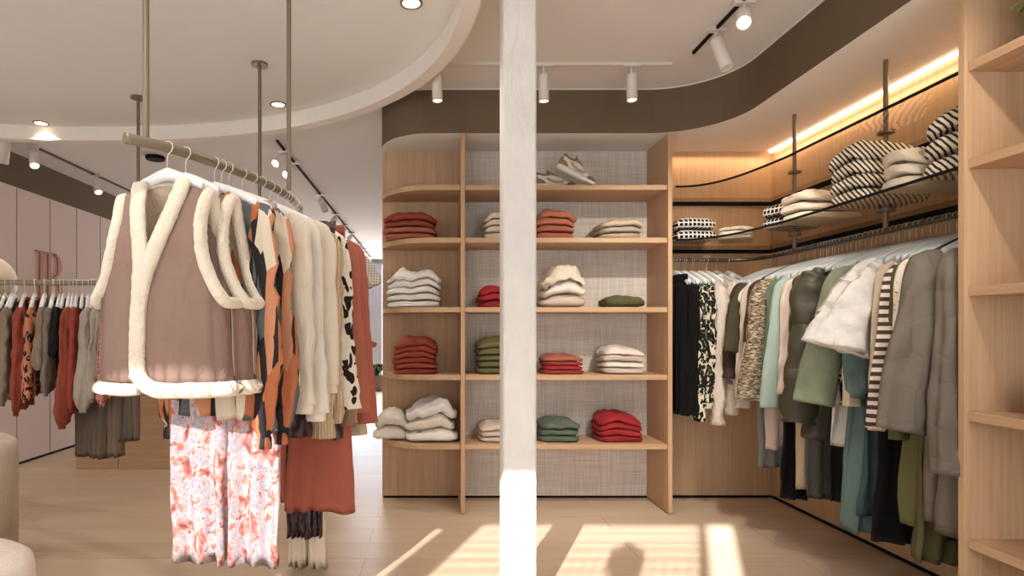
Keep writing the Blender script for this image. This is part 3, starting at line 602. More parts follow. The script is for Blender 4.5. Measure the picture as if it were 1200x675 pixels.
# ------------------------------------------------------------ sneakers on the top shelf
def sneaker(loc, M_, label):
    o = empty('sneaker', loc, 0, label, 'sneaker', 'pair of white and brown sneakers'); o.rotation_euler = M_
    L = 0.27; st, ft = [], []
    def sect(x, w_, zb, zt, p=2.4, n=20, cy=0):
        return [(x, cy+w_*math.copysign(abs(math.cos(a))**(2/p), math.cos(a)), zb+(zt-zb)*(0.5+0.5*math.copysign(abs(math.sin(a))**(2/p), math.sin(a)))) for a in [2*PI*i/n for i in range(n)]]
    def loft(rings):
        n = len(rings[0]); v = [p for r_ in rings for p in r_]; f = [(j*n+i, j*n+(i+1) % n, (j+1)*n+(i+1) % n, (j+1)*n+i) for j in range(len(rings)-1) for i in range(n)]
        return v, f+[tuple(range(n-1, -1, -1)), tuple((len(rings)-1)*n+i for i in range(n))]
    sole = [(0.0, .020, .012, .034), (.012, .034, .002, .040), (.06, .038, 0, .040), (.12, .036, .004, .034), (.18, .046, .0, .030), (.235, .042, .004, .030), (.262, .028, .010, .032), (.272, .012, .018, .030)]
    mk('sole', loft([sect(a, b, c, d_, 3.5) for a, b, c, d_ in sole]), M['white'], o, smooth=True)
    up = [(.004, .020, .03, .082), (.02, .031, .03, .104), (.06, .034, .03, .098), (.085, .035, .03, .096), (.12, .036, .028, .098), (.15, .040, .026, .086), (.19, .043, .024, .064), (.23, .038, .024, .052), (.258, .024, .024, .042)]
    mk('upper', loft([sect(a, b, c, d_, 2.2) for a, b, c, d_ in up]), M['offwhite'], o, smooth=True)
    mk('heel_cap', loft([sect(a, b, c, d_, 2.3) for a, b, c, d_ in [(-.003, .018, .034, .075), (.008, .029, .032, .092), (.04, .0365, .032, .072), (.062, .0365, .034, .05)]]), M['brownshirt'], o, smooth=True, label='brown heel cap')
    mk('toe_cap', loft([sect(a, b, c, d_, 2.3) for a, b, c, d_ in [(.205, .0435, .026, .050), (.235, .039, .024, .0555), (.260, .026, .024, .045), (.268, .014, .025, .036)]]), M['greybrown'], o, smooth=True, label='grey brown toe cap')
    mk('collar', tube([(.012+.045*(1-math.cos(a)), .024*math.sin(a), .100+.008*math.cos(2*a)) for a in [2*PI*i/20 for i in range(20)]], 0.0075, 8, closed=True), M['greybrown'], o, smooth=True)
    mk('tongue', loft([sect(a, b, c, d_) for a, b, c, d_ in [(.082, .018, .095, .132), (.10, .020, .085, .118), (.15, .018, .07, .094)]]), M['brownshirt'], o, smooth=True, label='brown tongue')
    mk('laces', join(*[tube([(.10+.022*k, -.026, .096-.010*k), (.105+.022*k, 0, .112-.0125*k), (.10+.022*k, .026, .096-.010*k)], 0.003, 6) for k in range(4)]), M['cream'], o)
    for sy in (-1, 1): mk('side_panel', tube(spline([(.07, sy*.0365, .07), (.10, sy*.039, .055), (.14, sy*.0425, .045), (.18, sy*.0445, .050)], 4), [(0.004, 0.009)]*13, 6), M['sand'], o, smooth=True)
    return o
sneaker((X(628, 3.86), 3.90, z1+0.001), (0, 0, 0.05), 'white and brown sneaker lying flat on the top shelf, next to the column')
sneaker((X(651, 3.82), 3.83, z1+0.122), (0, 0.50, -0.10), 'white and brown sneaker leaning on its mate with the toe down')

# ------------------------------------------------------------ hangers
def hanger_meshes(W, th=0.011, hgt=0.042, arch=0.05):
    up_, lo_ = [], []
    n = 20
    for i in range(n+1):
        t = -1+2*i/n; a = abs(t)
        zt = -0.062-0.085*a**1.25*(W/0.2)-0.006; hh = hgt*(1-0.35*a)
        x = t*W; up_.append((x, zt)); lo_.append((x, zt-hh*(1.0+0.0*a)))
    v, f = [], []
    for (x, zu), (_, zl) in zip(up_, lo_):
        k = th; v += [(x, -k*0.5, zu), (x, k*0.5, zu), (x, k, (zu+zl)/2), (x, k*0.5, zl), (x, -k*0.5, zl), (x, -k, (zu+zl)/2)]
    for i in range(n):
        for k in range(6): f.append((i*6+k, i*6+(k+1) % 6, (i+1)*6+(k+1) % 6, (i+1)*6+k))
    f += [tuple(range(5, -1, -1)), tuple(n*6+k for k in range(6))]
    return v, f
def hook_mesh(rr, R):
    p = [(0, 0, -0.07), (0, 0, -R-0.014)]
    for i in range(13): a = math.radians(-75+i*(265/12)); p.append((R*math.cos(a), 0, R*math.sin(a)))
    return tube(p, rr, 6)
HM = {}
def hanger(P, yaw, key, W=0.2, label='', group='', hookmat='hook', R=0.0195, swing=0.0):
    k = (key, round(W, 3), R, hookmat)
    o = empty('clothes_hanger', P, yaw, label, 'hanger', group)
    if k not in HM:
        b_ = mk('hanger_body', hanger_meshes(W), M[key], o, smooth=True); h_ = mk('hook', hook_mesh(0.0017 if R < 0.019 else 0.002, R), M[hookmat], o, smooth=True); HM[k] = (b_, h_)
    else:
        for s_ in HM[k]:
            c_ = s_.copy(); C.objects.link(c_); c_.parent = o
    return o

# ------------------------------------------------------------ garments.  local x = along hanger, y = along rail, z up, origin on the rail
def lerp(tab, s):
    for (a, b), (c, d) in zip(tab, tab[1:]):
        if s <= c: return b+(d-b)*((s-a)/(c-a) if c > a else 0)
    return tab[-1][1]
def torso(W, T, ztop, drop, L, fold=0.008, kf=9, seed=0, n=56, m=30, puff=0.0, pitch=0.1, neck=0.05, hemn=0.008, sway=0.0, slant=0.0):
    W0 = W[0][1]; v, f = [], []
    for j in range(m+1):
        s = j/m
        for i in range(n):
            th = 2*PI*i/n; cx, sx = math.cos(th), math.sin(th)
            cu = math.copysign(abs(cx)**0.85, cx); sv = math.copysign(abs(sx)**0.75, sx)
            w_ = lerp(W, s); t_ = lerp(T, s)
            x = cu*w_; y = sv*t_
            zt = -(ztop+drop*min(1.3, (abs(cu)*W0/0.2))**1.25)
            if abs(cu) < 0.42 and sx < 0: zt -= neck*(1-(cu/0.42)**2)
            hem = -L+slant*cu*w_+hemn*NZ(cu*2.2+seed, sv, seed*1.3)*2
            z = zt+(hem-zt)*s
            A = 1.35*fold*(s**0.6)
            y += A*(math.sin(kf*cu*1.9+seed*2+1.1*math.sin(s*2.4+seed))+0.5*math.sin(kf*2.3*cu+seed*5+s*1.5))
            y += 0.5*fold*NZ(x*14+seed, z*5, sv*3+seed)*1.6
            x += w_*0.10*NZ(seed, z*4, sv)*s+0.007*NZ(x*9, z*7+seed, seed*3)+sway*s; z += 0.006*NZ(x*12+seed, z*3, 1)
            if puff: 
                q = abs(math.sin(PI*z/pitch))**0.5; y *= 1+puff*(q-0.4); x *= 1+0.18*puff*(q-0.4)
            v.append((x, y, z))
    for j in range(m):
        for i in range(n): f.append((j*n+i, j*n+(i+1) % n, (j+1)*n+(i+1) % n, (j+1)*n+i))
    # closed along the shoulders, open hem (turned inward)
    for i in range(1, n//2): a, b = i, n-i; f.append((i, i-1, (n-i+1) % n, n-i))
    base = len(v)
    for i in range(n): x, y, z = v[m*n+i]; v.append((x*0.93, y*0.6, z+0.03))
    for i in range(n): f.append((m*n+i, m*n+(i+1) % n, base+(i+1) % n, base+i))
    f.append(tuple(base+i for i in range(n)))
    return v, f
def sleeve(side, W0, z0, L, splay, r0, r1, flat=0.6, seed=0, puff=0.0, cuff=0.0, fwd=-0.012, wr=0.006, balloon=0.0):
    pts = [(side*(W0-0.05), 0.0, z0+0.004), (side*(W0-0.012), fwd*0.3, z0-0.035), (side*(W0+0.004+splay*0.15), fwd*0.6, z0-0.10), (side*(W0+splay*0.45), fwd*1.0, z0-0.24*L/0.55), (side*(W0+splay*0.78), fwd*1.4, z0-0.40*L/0.55), (side*(W0+splay), fwd*2, z0-L)]
    P = spline(pts, 7); m = len(P); rad = []; n = 22
    for i in range(m):
        s = i/(m-1); r_ = r0+(r1-r0)*s; r_ *= min(1.0, 0.42+i*0.075)
        if balloon: r_ *= 1+balloon*math.exp(-((s-0.8)/0.14)**2); r_ *= 0.6 if s > 0.97 else 1
        if puff: r_ *= 1+puff*1.1*(abs(math.sin(PI*s*L/0.1))**0.4-0.6)
        rad.append((r_, r_*flat))
    v, f = tube(P, rad, n, up=(0, 1, 0))
    o = []
    for k, p in enumerate(v):
        i, q = divmod(k, n); c_ = P[min(i, m-1)]; s = i/(m-1); th = 2*PI*q/n
        g = 1+min(1, s*3)*(0.0 if puff else 1)*(wr/0.006)*(0.09*math.sin(3*th+seed*1.7+2.6*s)+0.055*math.sin(5*th+seed*3.1-3.4*s))
        g2 = 1+(0 if puff else 0.05*(wr/0.006))*math.sin(9*s*L/0.6+seed*2.2+1.4*math.sin(2*th+seed))
        p = c_+(p-c_)*g*g2
        a = wr*(NZ(p.x*22+seed, p.y*20, p.z*16+seed*2)+0.6*NZ(p.x*45, p.y*45, p.z*12+seed))
        o.append((p.x+a*1.3, p.y+a*1.5, p.z))
    return o, f
def swap_xy(vf): return vf
CNT = {}
def top(P, yaw, mat, label, name='shirt', cat='shirt', group=None, W=0.2, hem=0.24, T=0.028, Th=0.04, L=0.72, sl=0.5, splay=0.05, r0=0.062, r1=0.042, fold=0.010, kf=8, puff=0, collar=True, seed=None, balloon=0, flat=0.5, fwd=-0.012, sway=0, smat=None, neck=0.05, wr=0.009, cuffs=False, slant=0, cols=None, wallside=False):
    seed = seed if seed is not None else (len(bpy.data.objects) % 97)*0.731
    o = empty(name, P, yaw, label, cat, group)
    mk('body', torso([(0, W), (0.22, W+0.005), (1, hem)], [(0, 0.011), (0.12, T), (1, Th)], 0.094, 0.080, L, fold, kf, seed, puff=puff, sway=sway, neck=neck, slant=slant), M[mat], o, smooth=True)
    if sl:
        for sd in (-1, 1):
            if wallside and sd > 0: splay, r0, r1 = min(splay, 0.01), min(r0, 0.052), min(r1, 0.052)
            sv = mk('sleeve', sleeve(sd, W, -0.094-0.080*(W/0.2)**1.25-0.008, sl, splay, r0, r1, flat, seed+sd, puff, 0, fwd, wr, balloon), M[smat or mat], o, smooth=True)
            if cuffs:
                q = Vector((sd*(W+splay), fwd*2, -0.094-0.080*(W/0.2)**1.25-0.008-sl)); mk('cuff', xf(lathe([(r1*0.8, -0.03), (r1*0.86, -0.015), (r1*0.8, 0.012)], 16), Matrix.Translation(q) @ Matrix.Diagonal((1, flat+0.1, 1, 1))), M[smat or mat], sv, smooth=True)
    if collar:
        cp = [(0.066*math.sin(a)*1.0, 0.026*math.cos(a)-0.004, -0.100-0.014*abs(math.sin(a))-0.034*max(0, -math.cos(a))) for a in [2*PI*i/24 for i in range(24)]]
        mk('collar', tube(cp, 0.009 if not puff else 0.02, 8, closed=True, flat=1.5), M[cols or mat], o, smooth=True)
    return o
def trousers(P, yaw, mat, label, W=0.19, L=0.95, T=0.02, group=None, name='trousers', hemw=0.085, z0=0.10, fold=0.006, seed=1.0, gap=0.006):
    o = empty(name, P, yaw, label, 'trousers', group)
    mk('waistband', torso([(0, W), (1, W+0.004)], [(0, T), (1, T+0.002)], z0, 0.0, z0+0.055, 0.002, 5, seed, m=4, neck=0.004, hemn=0), M[mat], o, smooth=True)
    for sd in (-1, 1):
        v, f = torso([(0, W/2-gap*0.2), (0.3, hemw*1.02), (1, hemw)], [(0, T*0.9), (1, T*1.1)], z0+0.05, 0.0, L, fold, 4.5, seed+sd, n=32, m=26, neck=0.0, hemn=0.004)
        mk('trouser_leg', ([(p[0]+sd*(W/2+gap), p[1], p[2]) for p in v], f), M[mat], o, smooth=True)
    return o
def skirt(P, yaw, mat, label, W=0.16, hem=0.26, L=0.75, T=0.02, Th=0.035, fold=0.014, kf=12, z0=0.12, name='skirt', cat='skirt', group=None, seed=None, slant=0):
    seed = seed if seed is not None else (len(bpy.data.objects) % 89)*0.53
    o = empty(name, P, yaw, label, cat, group)
    mk('waistband', torso([(0, W), (1, W)], [(0, T), (1, T)], z0, 0.0, z0+0.04, 0.001, 5, seed, m=3, neck=0.0, hemn=0), M[mat], o, smooth=True)
    mk('skirt_panel', torso([(0, W-0.004), (1, hem)], [(0, T*0.9), (1, Th)], z0+0.035, 0.0, L, fold, kf, seed, neck=0.0, slant=slant), M[mat], o, smooth=True)
    return o

# ------------------------------------------------------------ main rack
def railpt(path, Y):
    for a, b in zip(path, path[1:]):
        if (a.y-Y)*(b.y-Y) <= 0 and abs(a.y-b.y) > 1e-6:
            t = (Y-a.y)/(b.y-a.y); return a+(b-a)*t
    return path[-1].copy()
D = math.radians
def mh(Y, yaw, lab, key='hangwhite', W=0.2, hk='hookcream'):
    p = railpt(mp, Y); hanger(p, D(yaw), key, W, lab, 'white hangers on the curved front rail', hk, 0.0205); return p
def vest(P, yaw, label, group):
    o = empty('shearling_vest', P+Vector((0, 0, -0.045)), yaw, label, 'vest', group); o.scale = (1, 1, 0.908)
    Wt = [(-0.10, 0.16), (-0.15, .185), (-0.3, .215), (-0.5, .238), (-0.82, .250)]; Tt = [(-0.10, .022), (-0.16, .045), (-0.3, .078), (-0.5, .095), (-0.82, .110)]
    def at(tab, z):
        z = -z; t = [(-a, b) for a, b in tab]
        return lerp([(0, t[0][1])]+t, min(z, 0.9))
    def surf(uf, z, side):       # uf absolute x, side -1 front, +1 back
        W_, T_ = at(Wt, z), at(Tt, z); q = max(0.0, 1-(abs(uf)/W_)**2.2)
        y = side*T_*q**0.5
        y += 0.006*math.sin(uf*26+z*5)*min(1, max(0, -z-0.3)*2)
        return (uf, y, z)
    ztop = lambda u_: -0.088-0.36*max(0, abs(u_)-0.05)
    arm = [(-0.10, .150), (-0.15, .152), (-0.22, .150), (-0.33, .160), (-0.42, .182), (-0.48, .212), (-0.515, .240), (-0.9, .26)]
    opn = [(-0.10, .082), (-0.18, .070), (-0.28, .044), (-0.36, .018), (-0.45, -.008), (-0.55, -.022), (-0.9, -.026)]
    def sheet(side, uin, uout, m=34, n=14, zb=-0.80, off=0.0):
        v, f = [], []
        for j in range(m+1):
            s = j/m
            for i in range(n+1):
                zn = -0.10+(zb+0.10)*s
                a, b = uin(zn), min(uout(zn), at(Wt, zn)*0.999)
                u_ = a+(b-a)*(i/n); z_ = ztop(u_)+(zb-ztop(u_))*s
                p = surf(u_, min(z_, -0.10), side); v.append((p[0], p[1]+off, z_))
        for j in range(m):
            for i in range(n): f.append((j*(n+1)+i, j*(n+1)+i+1, (j+1)*(n+1)+i+1, (j+1)*(n+1)+i))
        return v, f
    ar = lambda z: at(arm, z) if z > -0.9 else .26
    op = lambda z: at(opn, z)
    def neg(vf): return [(-p[0], p[1], p[2]) for p in vf[0]], vf[1]
    def thick(ob, t):
        md = ob.modifiers.new('thickness', 'SOLIDIFY'); md.thickness = t; md.offset = 0
    f1 = mk('front_panel', sheet(-1, op, ar), M['suede'], o, smooth=True); thick(f1, 0.006)
    f2 = mk('front_panel', neg(sheet(-1, lambda z: -op(z) if op(z) < 0.03 else op(z), ar)), M['suede'], o, smooth=True); thick(f2, 0.006)
    f2v = f2.data.vertices
    bk = mk('back_panel', sheet(1, lambda z: -at(arm, z), ar, n=26), M['suede'], o, smooth=True); thick(bk, 0.006)
    ln = mk('fleece_lining', sheet(1, lambda z: -at(arm, z)+0.004, lambda z: at(arm, z)-0.004, n=26, off=-0.010, zb=-0.78), M['lining'], o, smooth=True); thick(ln, 0.004)
    def fuzz(vf, a=0.003):
        return [(p[0]+a*NZ(p[0]*70, p[1]*70, p[2]*70), p[1]+a*NZ(p[2]*70, p[0]*70, 3), p[2]+a*NZ(p[1]*70, 5, p[2]*70)) for p in vf[0]], vf[1]
    # right opening trim: shoulder neck down to the curved lower corner, then hem to the side seam and round the back
    zs_ = [-0.085, -0.14, -0.2, -0.28, -0.36, -0.45, -0.55, -0.65, -0.72]
    rt = [surf(op(z)+(0.004 if z > -0.1 else 0), min(z, -0.1), -1)[:2]+(z,) for z in zs_]
    rt = [(x, y-0.012, z) for x, y, z in rt]+[(-0.012, -0.118, -0.775), (0.022, -0.120, -0.812), (0.07, -0.116, -0.826)]
    hem_r = [surf(0.25*math.sin(a), -0.82, -1 if math.cos(a) > 0 else 1) for a in [PI*k/18 for k in range(4, 18)]]
    hem_l = [(-x, y, z) for x, y, z in hem_r]
    front_trim = rt+[(x, y-0.004 if y < 0 else y+0.004, -0.826) for x, y, z in hem_r]
    mk('shearling_trim', fuzz(tube(spline(front_trim, 5), (0.0275, 0.018), 12, up=(0, 1, 0))), M['shearling'], o, smooth=True)
    lt_ = [surf(-abs(op(z)) if op(z) > 0.02 else -0.028, min(z, -0.1), -1)[:2]+(z,) for z in zs_]+[(-0.03, -0.1, -0.79)]
    lt_ = [(x-(0.004 if z > -0.4 else 0), y-0.004, z) for x, y, z in lt_]
    mk('shearling_trim', fuzz(tube(spline(lt_, 5), (0.0275, 0.017), 12, up=(0, 1, 0))), M['shearling'], o, smooth=True)
    hl = [(-0.02, -0.106, -0.822), (-0.06, -0.112, -0.826)]+[(x, y-0.004 if y < 0 else y+0.004, -0.826) for x, y, z in hem_l]+[(0, 0.112, -0.826)]
    mk('hem_trim', fuzz(tube(spline(hl, 5), (0.026, 0.018), 12)), M['shearling'], o, smooth=True)
    # neck trim across the back
    nb = [(0.080, -0.012, -0.088), (0.066, 0.016, -0.078), (0.03, 0.030, -0.082), (0, 0.034, -0.085), (-0.03, 0.030, -0.082), (-0.066, 0.016, -0.078), (-0.080, -0.012, -0.088)]
    mk('collar', fuzz(tube(spline(nb, 4), 0.018, 10)), M['shearling'], o, smooth=True)
    for sd in (-1, 1):
        fr = [surf(at(arm, z), min(z, -0.13), -1) for z in (-0.20, -0.28, -0.36, -0.44)]; bkp = [surf(at(arm, z), z, 1) for z in (-0.44, -0.36, -0.28, -0.20)]
        lp_ = [(0.160, -0.004, -0.128)]+fr+[(0.232, -0.045, -0.512), (0.240, 0.0, -0.522), (0.232, 0.045, -0.512)]+bkp
        lp_ = [(sd*(x+0.006), y, z) for x, y, z in lp_]
        mk('armhole_trim', fuzz(tube(spline(lp_, 5, True), 0.021, 12, closed=True)), M['shearling'], o, smooth=True)
        mk('shoulder_seam', tube([surf(sd*0.085, -0.10, -1)[:2]+(ztop(0.085)+0.002,), (sd*0.148, -0.012, ztop(0.148)+0.002)], 0.0028, 6), M['suede'], o)
        mk('side_seam', tube([(sd*(lerp([(0, .2), (1, .215)], k/8)), -at(Tt, -0.5-0.29*k/8)*0.62-0.006, -0.5-0.29*k/8) for k in range(9)], 0.002, 6), M['suede'], o)
    return o
def mp_(Y): return railpt(mp, Y)
VG = 'brown suede vests with cream shearling trim'
p = mh(1.985, -14, 'white hanger holding the front brown vest, nearest the rail end', W=0.135); vest(p, D(-14), 'brown suede vest with cream shearling trim, in front of all on the curved rail', VG)
p = mh(2.045, -18, 'white hanger just behind the front vest, holding the second vest', W=0.135); v2 = vest(p+Vector((0.012, 0.03, 0)), D(-18), 'second brown suede vest, mostly hidden behind the front vest', VG)
MG = 'clothes on the curved front rail'
for Y, yaw, lab, sd in ((2.165, -26, 'first orange and black print blouse, behind the two vests', 1.3), (2.235, -22, 'second orange and black print blouse with full sleeve, next to the cream shirts', 4.7)):
    p = mh(Y, yaw, 'white hanger holding the '+lab.split(',')[0])
    top(p+Vector((0.02, 0, 0)), D(yaw), 'abstract', lab, 'blouse', 'blouse', MG, W=0.20, hem=0.25, T=0.03, Th=0.045, L=0.92 if sd < 2 else 0.88, sl=0.80 if sd < 2 else 0.80, splay=0.03, r0=0.058, r1=0.034, balloon=0.65, cuffs=True, seed=sd, fold=0.013)
p = mh(2.20, -18, 'white hanger holding the coral floral trousers')
trousers(p+Vector((0.012, 0.0, 0)), D(-10), 'floral', 'coral and white floral wide trousers hanging lowest, below the blouses', W=0.20, L=1.46, T=0.03, group=None, hemw=0.112, z0=0.14, fold=0.019, seed=3.3)
for i, (Y, yaw, L, sl, m_, dx) in enumerate(((2.31, -18, 0.80, 0.70, 'cream', .03), (2.375, -14, 0.84, 0.74, 'offwhite', .03), (2.44, -12, 0.90, 0.64, 'cream', .045))):
    o_ = ['nearest', 'middle', 'farthest'][i]
    p = mh(Y, yaw, 'white hanger holding the %s of the three cream shirts' % o_)
    top(p+Vector((dx, 0, 0)), D(yaw), m_, '%s of the three plain cream shirts on the curved rail' % o_, 'shirt', 'shirt', MG, W=0.205, hem=0.24, L=L, sl=sl, splay=0.045, r0=0.056, r1=0.047, cuffs=True, seed=2.1+i*1.7, wr=0.004)
for i, (Y, yaw) in enumerate(((2.51, -8), (2.575, -6))):
    w_ = ['front', 'rear'][i]
    p = mh(Y, yaw, 'white hanger holding the %s chunky beige cardigan' % w_)
    top(p+Vector((-0.005+.01*i, 0, 0)), D(yaw), 'chunky', '%s of two chunky beige knitted cardigans with long sleeves' % w_, 'cardigan', 'cardigan', MG, W=0.215, hem=0.25, T=0.036, Th=0.045, L=0.72, sl=0.86-0.05*i, splay=0.03, r0=0.062, r1=0.046, fold=0.008, seed=5+i, wr=0.008)
p = mh(2.64, -4, 'white hanger holding the black and white spotted blouse')
top(p+Vector((0.018, 0, 0)), D(-4), 'leopardwhite', 'white blouse with bold black spots, between the cardigans and brown shirts', 'blouse', 'blouse', MG, W=0.215, hem=0.245, L=0.74, sl=0.76, splay=0.055, r0=0.06, r1=0.05, seed=8.2)
p = mh(2.67, -4, 'white hanger holding the dark plum skirt'); skirt(p+Vector((0.06, 0, 0)), D(-3), 'plum', 'dark plum animal print skirt below the spotted blouse', W=0.17, hem=0.20, L=1.08, group=MG, seed=2)
for i, (Y, c_, L) in enumerate(((2.71, 'brownshirt', 0.96), (2.76, 'sand', 1.02))):
    p = mh(Y, -2, 'white hanger holding the %s brown long shirt' % ['darker', 'lighter'][i])
    top(p+Vector((-0.02, 0, 0)), D(-2), c_, '%s brown long shirt hanging before the rust jackets' % ['darker', 'lighter'][i], 'long_shirt', 'shirt', MG, W=0.22, hem=0.25, L=L, sl=0.84, splay=0.07, r0=0.06, r1=0.046, seed=9.1+i)
for i, (Y, c_, L, sl, sp_) in enumerate(((2.81, 'terracotta', 0.92, 0.80, 0.07), (2.89, 'rust', 1.0, 0.86, 0.08))):
    p = mh(Y, 0, 'white hanger holding the %s rust coloured jacket' % ['front', 'rear'][i])
    top(p+Vector((0.005+.025*i, 0, 0)), 0, c_, '%s rust coloured jacket with wide sleeve at the far end' % ['front', 'rear'][i], 'jacket', 'jacket', MG, W=0.22, hem=0.29, T=0.035, Th=0.05, L=L, sl=sl, splay=sp_, r0=0.066, r1=0.066, seed=12+i, wr=0.004)
p = mh(2.97, 0, 'white hanger holding the pale beige coat'); top(p+Vector((-0.02, 0, 0)), 0, 'beige', 'pale beige coat behind the rust jackets', 'coat', 'coat', MG, W=0.22, hem=0.28, L=1.06, sl=0.93, splay=0.08, r0=0.066, r1=0.06, seed=14)
p = mh(3.03, 0, 'white hanger holding the dark top near the far end'); top(p+Vector((-0.01, 0, 0)), 0, 'sofblack', 'dark brown top glimpsed behind the beige coat', 'top', 'top', MG, W=0.22, hem=0.24, L=0.7, sl=0.2, splay=0.05, seed=15)
p = mh(3.10, 0, 'white hanger holding the grey plaid blouse'); top(p+Vector((0.01, 0, 0)), 0, 'plaid', 'grey plaid blouse with short flared sleeves, farthest on the curved rail', 'blouse', 'blouse', MG, W=0.23, hem=0.24, L=0.66, sl=0.20, splay=0.10, r0=0.06, r1=0.085, seed=16, wr=0.01, flat=0.4)
p = mh(2.785, -2, 'white hanger holding the rust suede skirt'); skirt(p+Vector((0.125, 0, 0)), D(-1), 'rust', 'rust suede midi skirt hanging below the jackets', W=0.12, hem=0.165, L=1.45, group=None, seed=4.4, T=0.012, Th=0.03, fold=0.006, kf=7)
p = mh(2.84, 0, 'white hanger holding the burnt orange trousers'); trousers(p+Vector((0.07, 0, 0)), 0, 'rust', 'burnt orange trousers behind the rust suede skirt', W=0.17, L=1.42, z0=0.12, hemw=0.085)
p = mh(2.86, -8, 'white hanger holding the cream straight trousers'); trousers(p+Vector((0.06, 0, 0)), D(-8), 'cream', 'cream straight trousers reaching almost to the floor', W=0.085, L=1.735, z0=0.12, hemw=0.045, T=0.03)
p = mh(2.83, -8, 'white hanger holding the dark patterned slip'); skirt(p+Vector((0.05, 0, 0)), D(-8), 'plum', 'dark patterned slip showing under the rust skirt', W=0.08, hem=0.085, L=1.58, name='slip_skirt', group=None, seed=7)

# ------------------------------------------------------------ lower rail at the left
def lpt(x):
    for a, b in zip(lp, lp[1:]):
        if (a.x-x)*(b.x-x) <= 0 and abs(a.x-b.x) > 1e-6: return a+(b-a)*((x-a.x)/(b.x-a.x))
    return lp[-1].copy()
LG = 'clothes on the lower rail at the left'
left = [  # px at the rail, yaw, material, kind, args
 (-34, 'greybrown', 'grey brown blouse cut by the left picture edge', 'b', .76), (-20, 'taupe', 'second grey brown blouse from the left edge', 'b', .80), (-7, 'greybrown', 'third grey brown blouse from the left edge', 'b', .80), (8, 'taupe', 'grey brown blouse just left of the first rust one', 'b', .80),
 (23, 'rustdark', 'slim rust red blouse left of the leopard dress', 'b', .86), (35, 'leopardred', 'red and black leopard print blouse between rust and taupe ones', 'b', .78), (47, 'taupe', 'taupe knotted top right of the leopard blouse', 'b', .58), (56, 'greybrown', 'grey brown blouse behind the knotted top', 'b', .74), (64, 'sofblack', 'dark narrow top between taupe and rust blouses', 'b', .5),
 (75, 'rustdark', 'large rust red satin blouse with balloon sleeves', 'B', .90), (84, 'brick', 'rust red blouse hanging close behind the large satin one', 'b', .84),
 (98, 'greylinen', 'pale grey crinkled blouse left of the brown vest', 'B', .80), (108, 'greylinen', 'second pale grey blouse, partly behind the vest', 'b', .78), (120, 'pinkpattern', 'pink patterned knit with its sleeve showing below the vest hem', 'b', .80)]
for i, (px, c_, lab, kd, L) in enumerate(left):
    x = X(px, 3.88)+0.03; p = lpt(x); yw = D(-62)
    hanger(p, yw, 'hangwhite', 0.19, 'white hanger of the '+lab, 'white hangers on the lower rail', 'hookcream', 0.0215)
    big = kd == 'B'
    top(p+Vector((0.0, 0.0, 0)), yw, c_, lab, 'blouse', 'blouse', LG, W=0.19, hem=0.22, T=0.022, Th=0.04 if big else 0.03, L=L-0.06, sl=L-0.20+(0.04 if big else 0), splay=0.03, r0=0.055, r1=0.042 if big else 0.036, balloon=0.8 if big else 0.35, seed=20+i*1.37, fold=0.014 if big else 0.009, wr=0.008, flat=0.62)
for i in range(14):
    px = -28+i*11.3; p = lpt(X(px, 3.88)); hanger(p, D(-62), 'hangwhite', 0.19, 'spare white hanger crowded between blouses on the lower rail', 'spare white hangers on the lower rail', 'hookcream', 0.0215)
for i, (px, c_, L, W_, lab) in enumerate(((106, 'greybrown', 1.13, .11, 'long grey brown trousers hanging near the counter, left leg pair'), (126, 'taupe', 1.12, .10, 'long taupe trousers just right of the grey brown pair'), (148, 'greybrown', 1.02, .08, 'narrow grey brown trousers under the print blouse cuffs'))):
    x = X(px, 3.85); p = lpt(x); hanger(p, D(-20), 'hangwhite', 0.17, 'white hanger holding the '+lab, 'white hangers on the lower rail', 'hookcream', 0.0215)
    trousers(p, D(-15), c_, lab, W=W_, L=L, T=0.03, group=None, hemw=W_*0.52, fold=0.012, seed=30+i, gap=0.002)

# ------------------------------------------------------------ wardrobe rail on the right (x = RRX, running along y)
RG = 'clothes on the wardrobe rail'
def rh(Y, lab, key='hanggrey', W=0.205, yaw=0.0):
    hanger(Vector((RRX, Y, RZ)), D(yaw), key, W, lab, 'hangers on the wardrobe rail', 'hook', 0.0155); return Vector((RRX, Y, RZ))
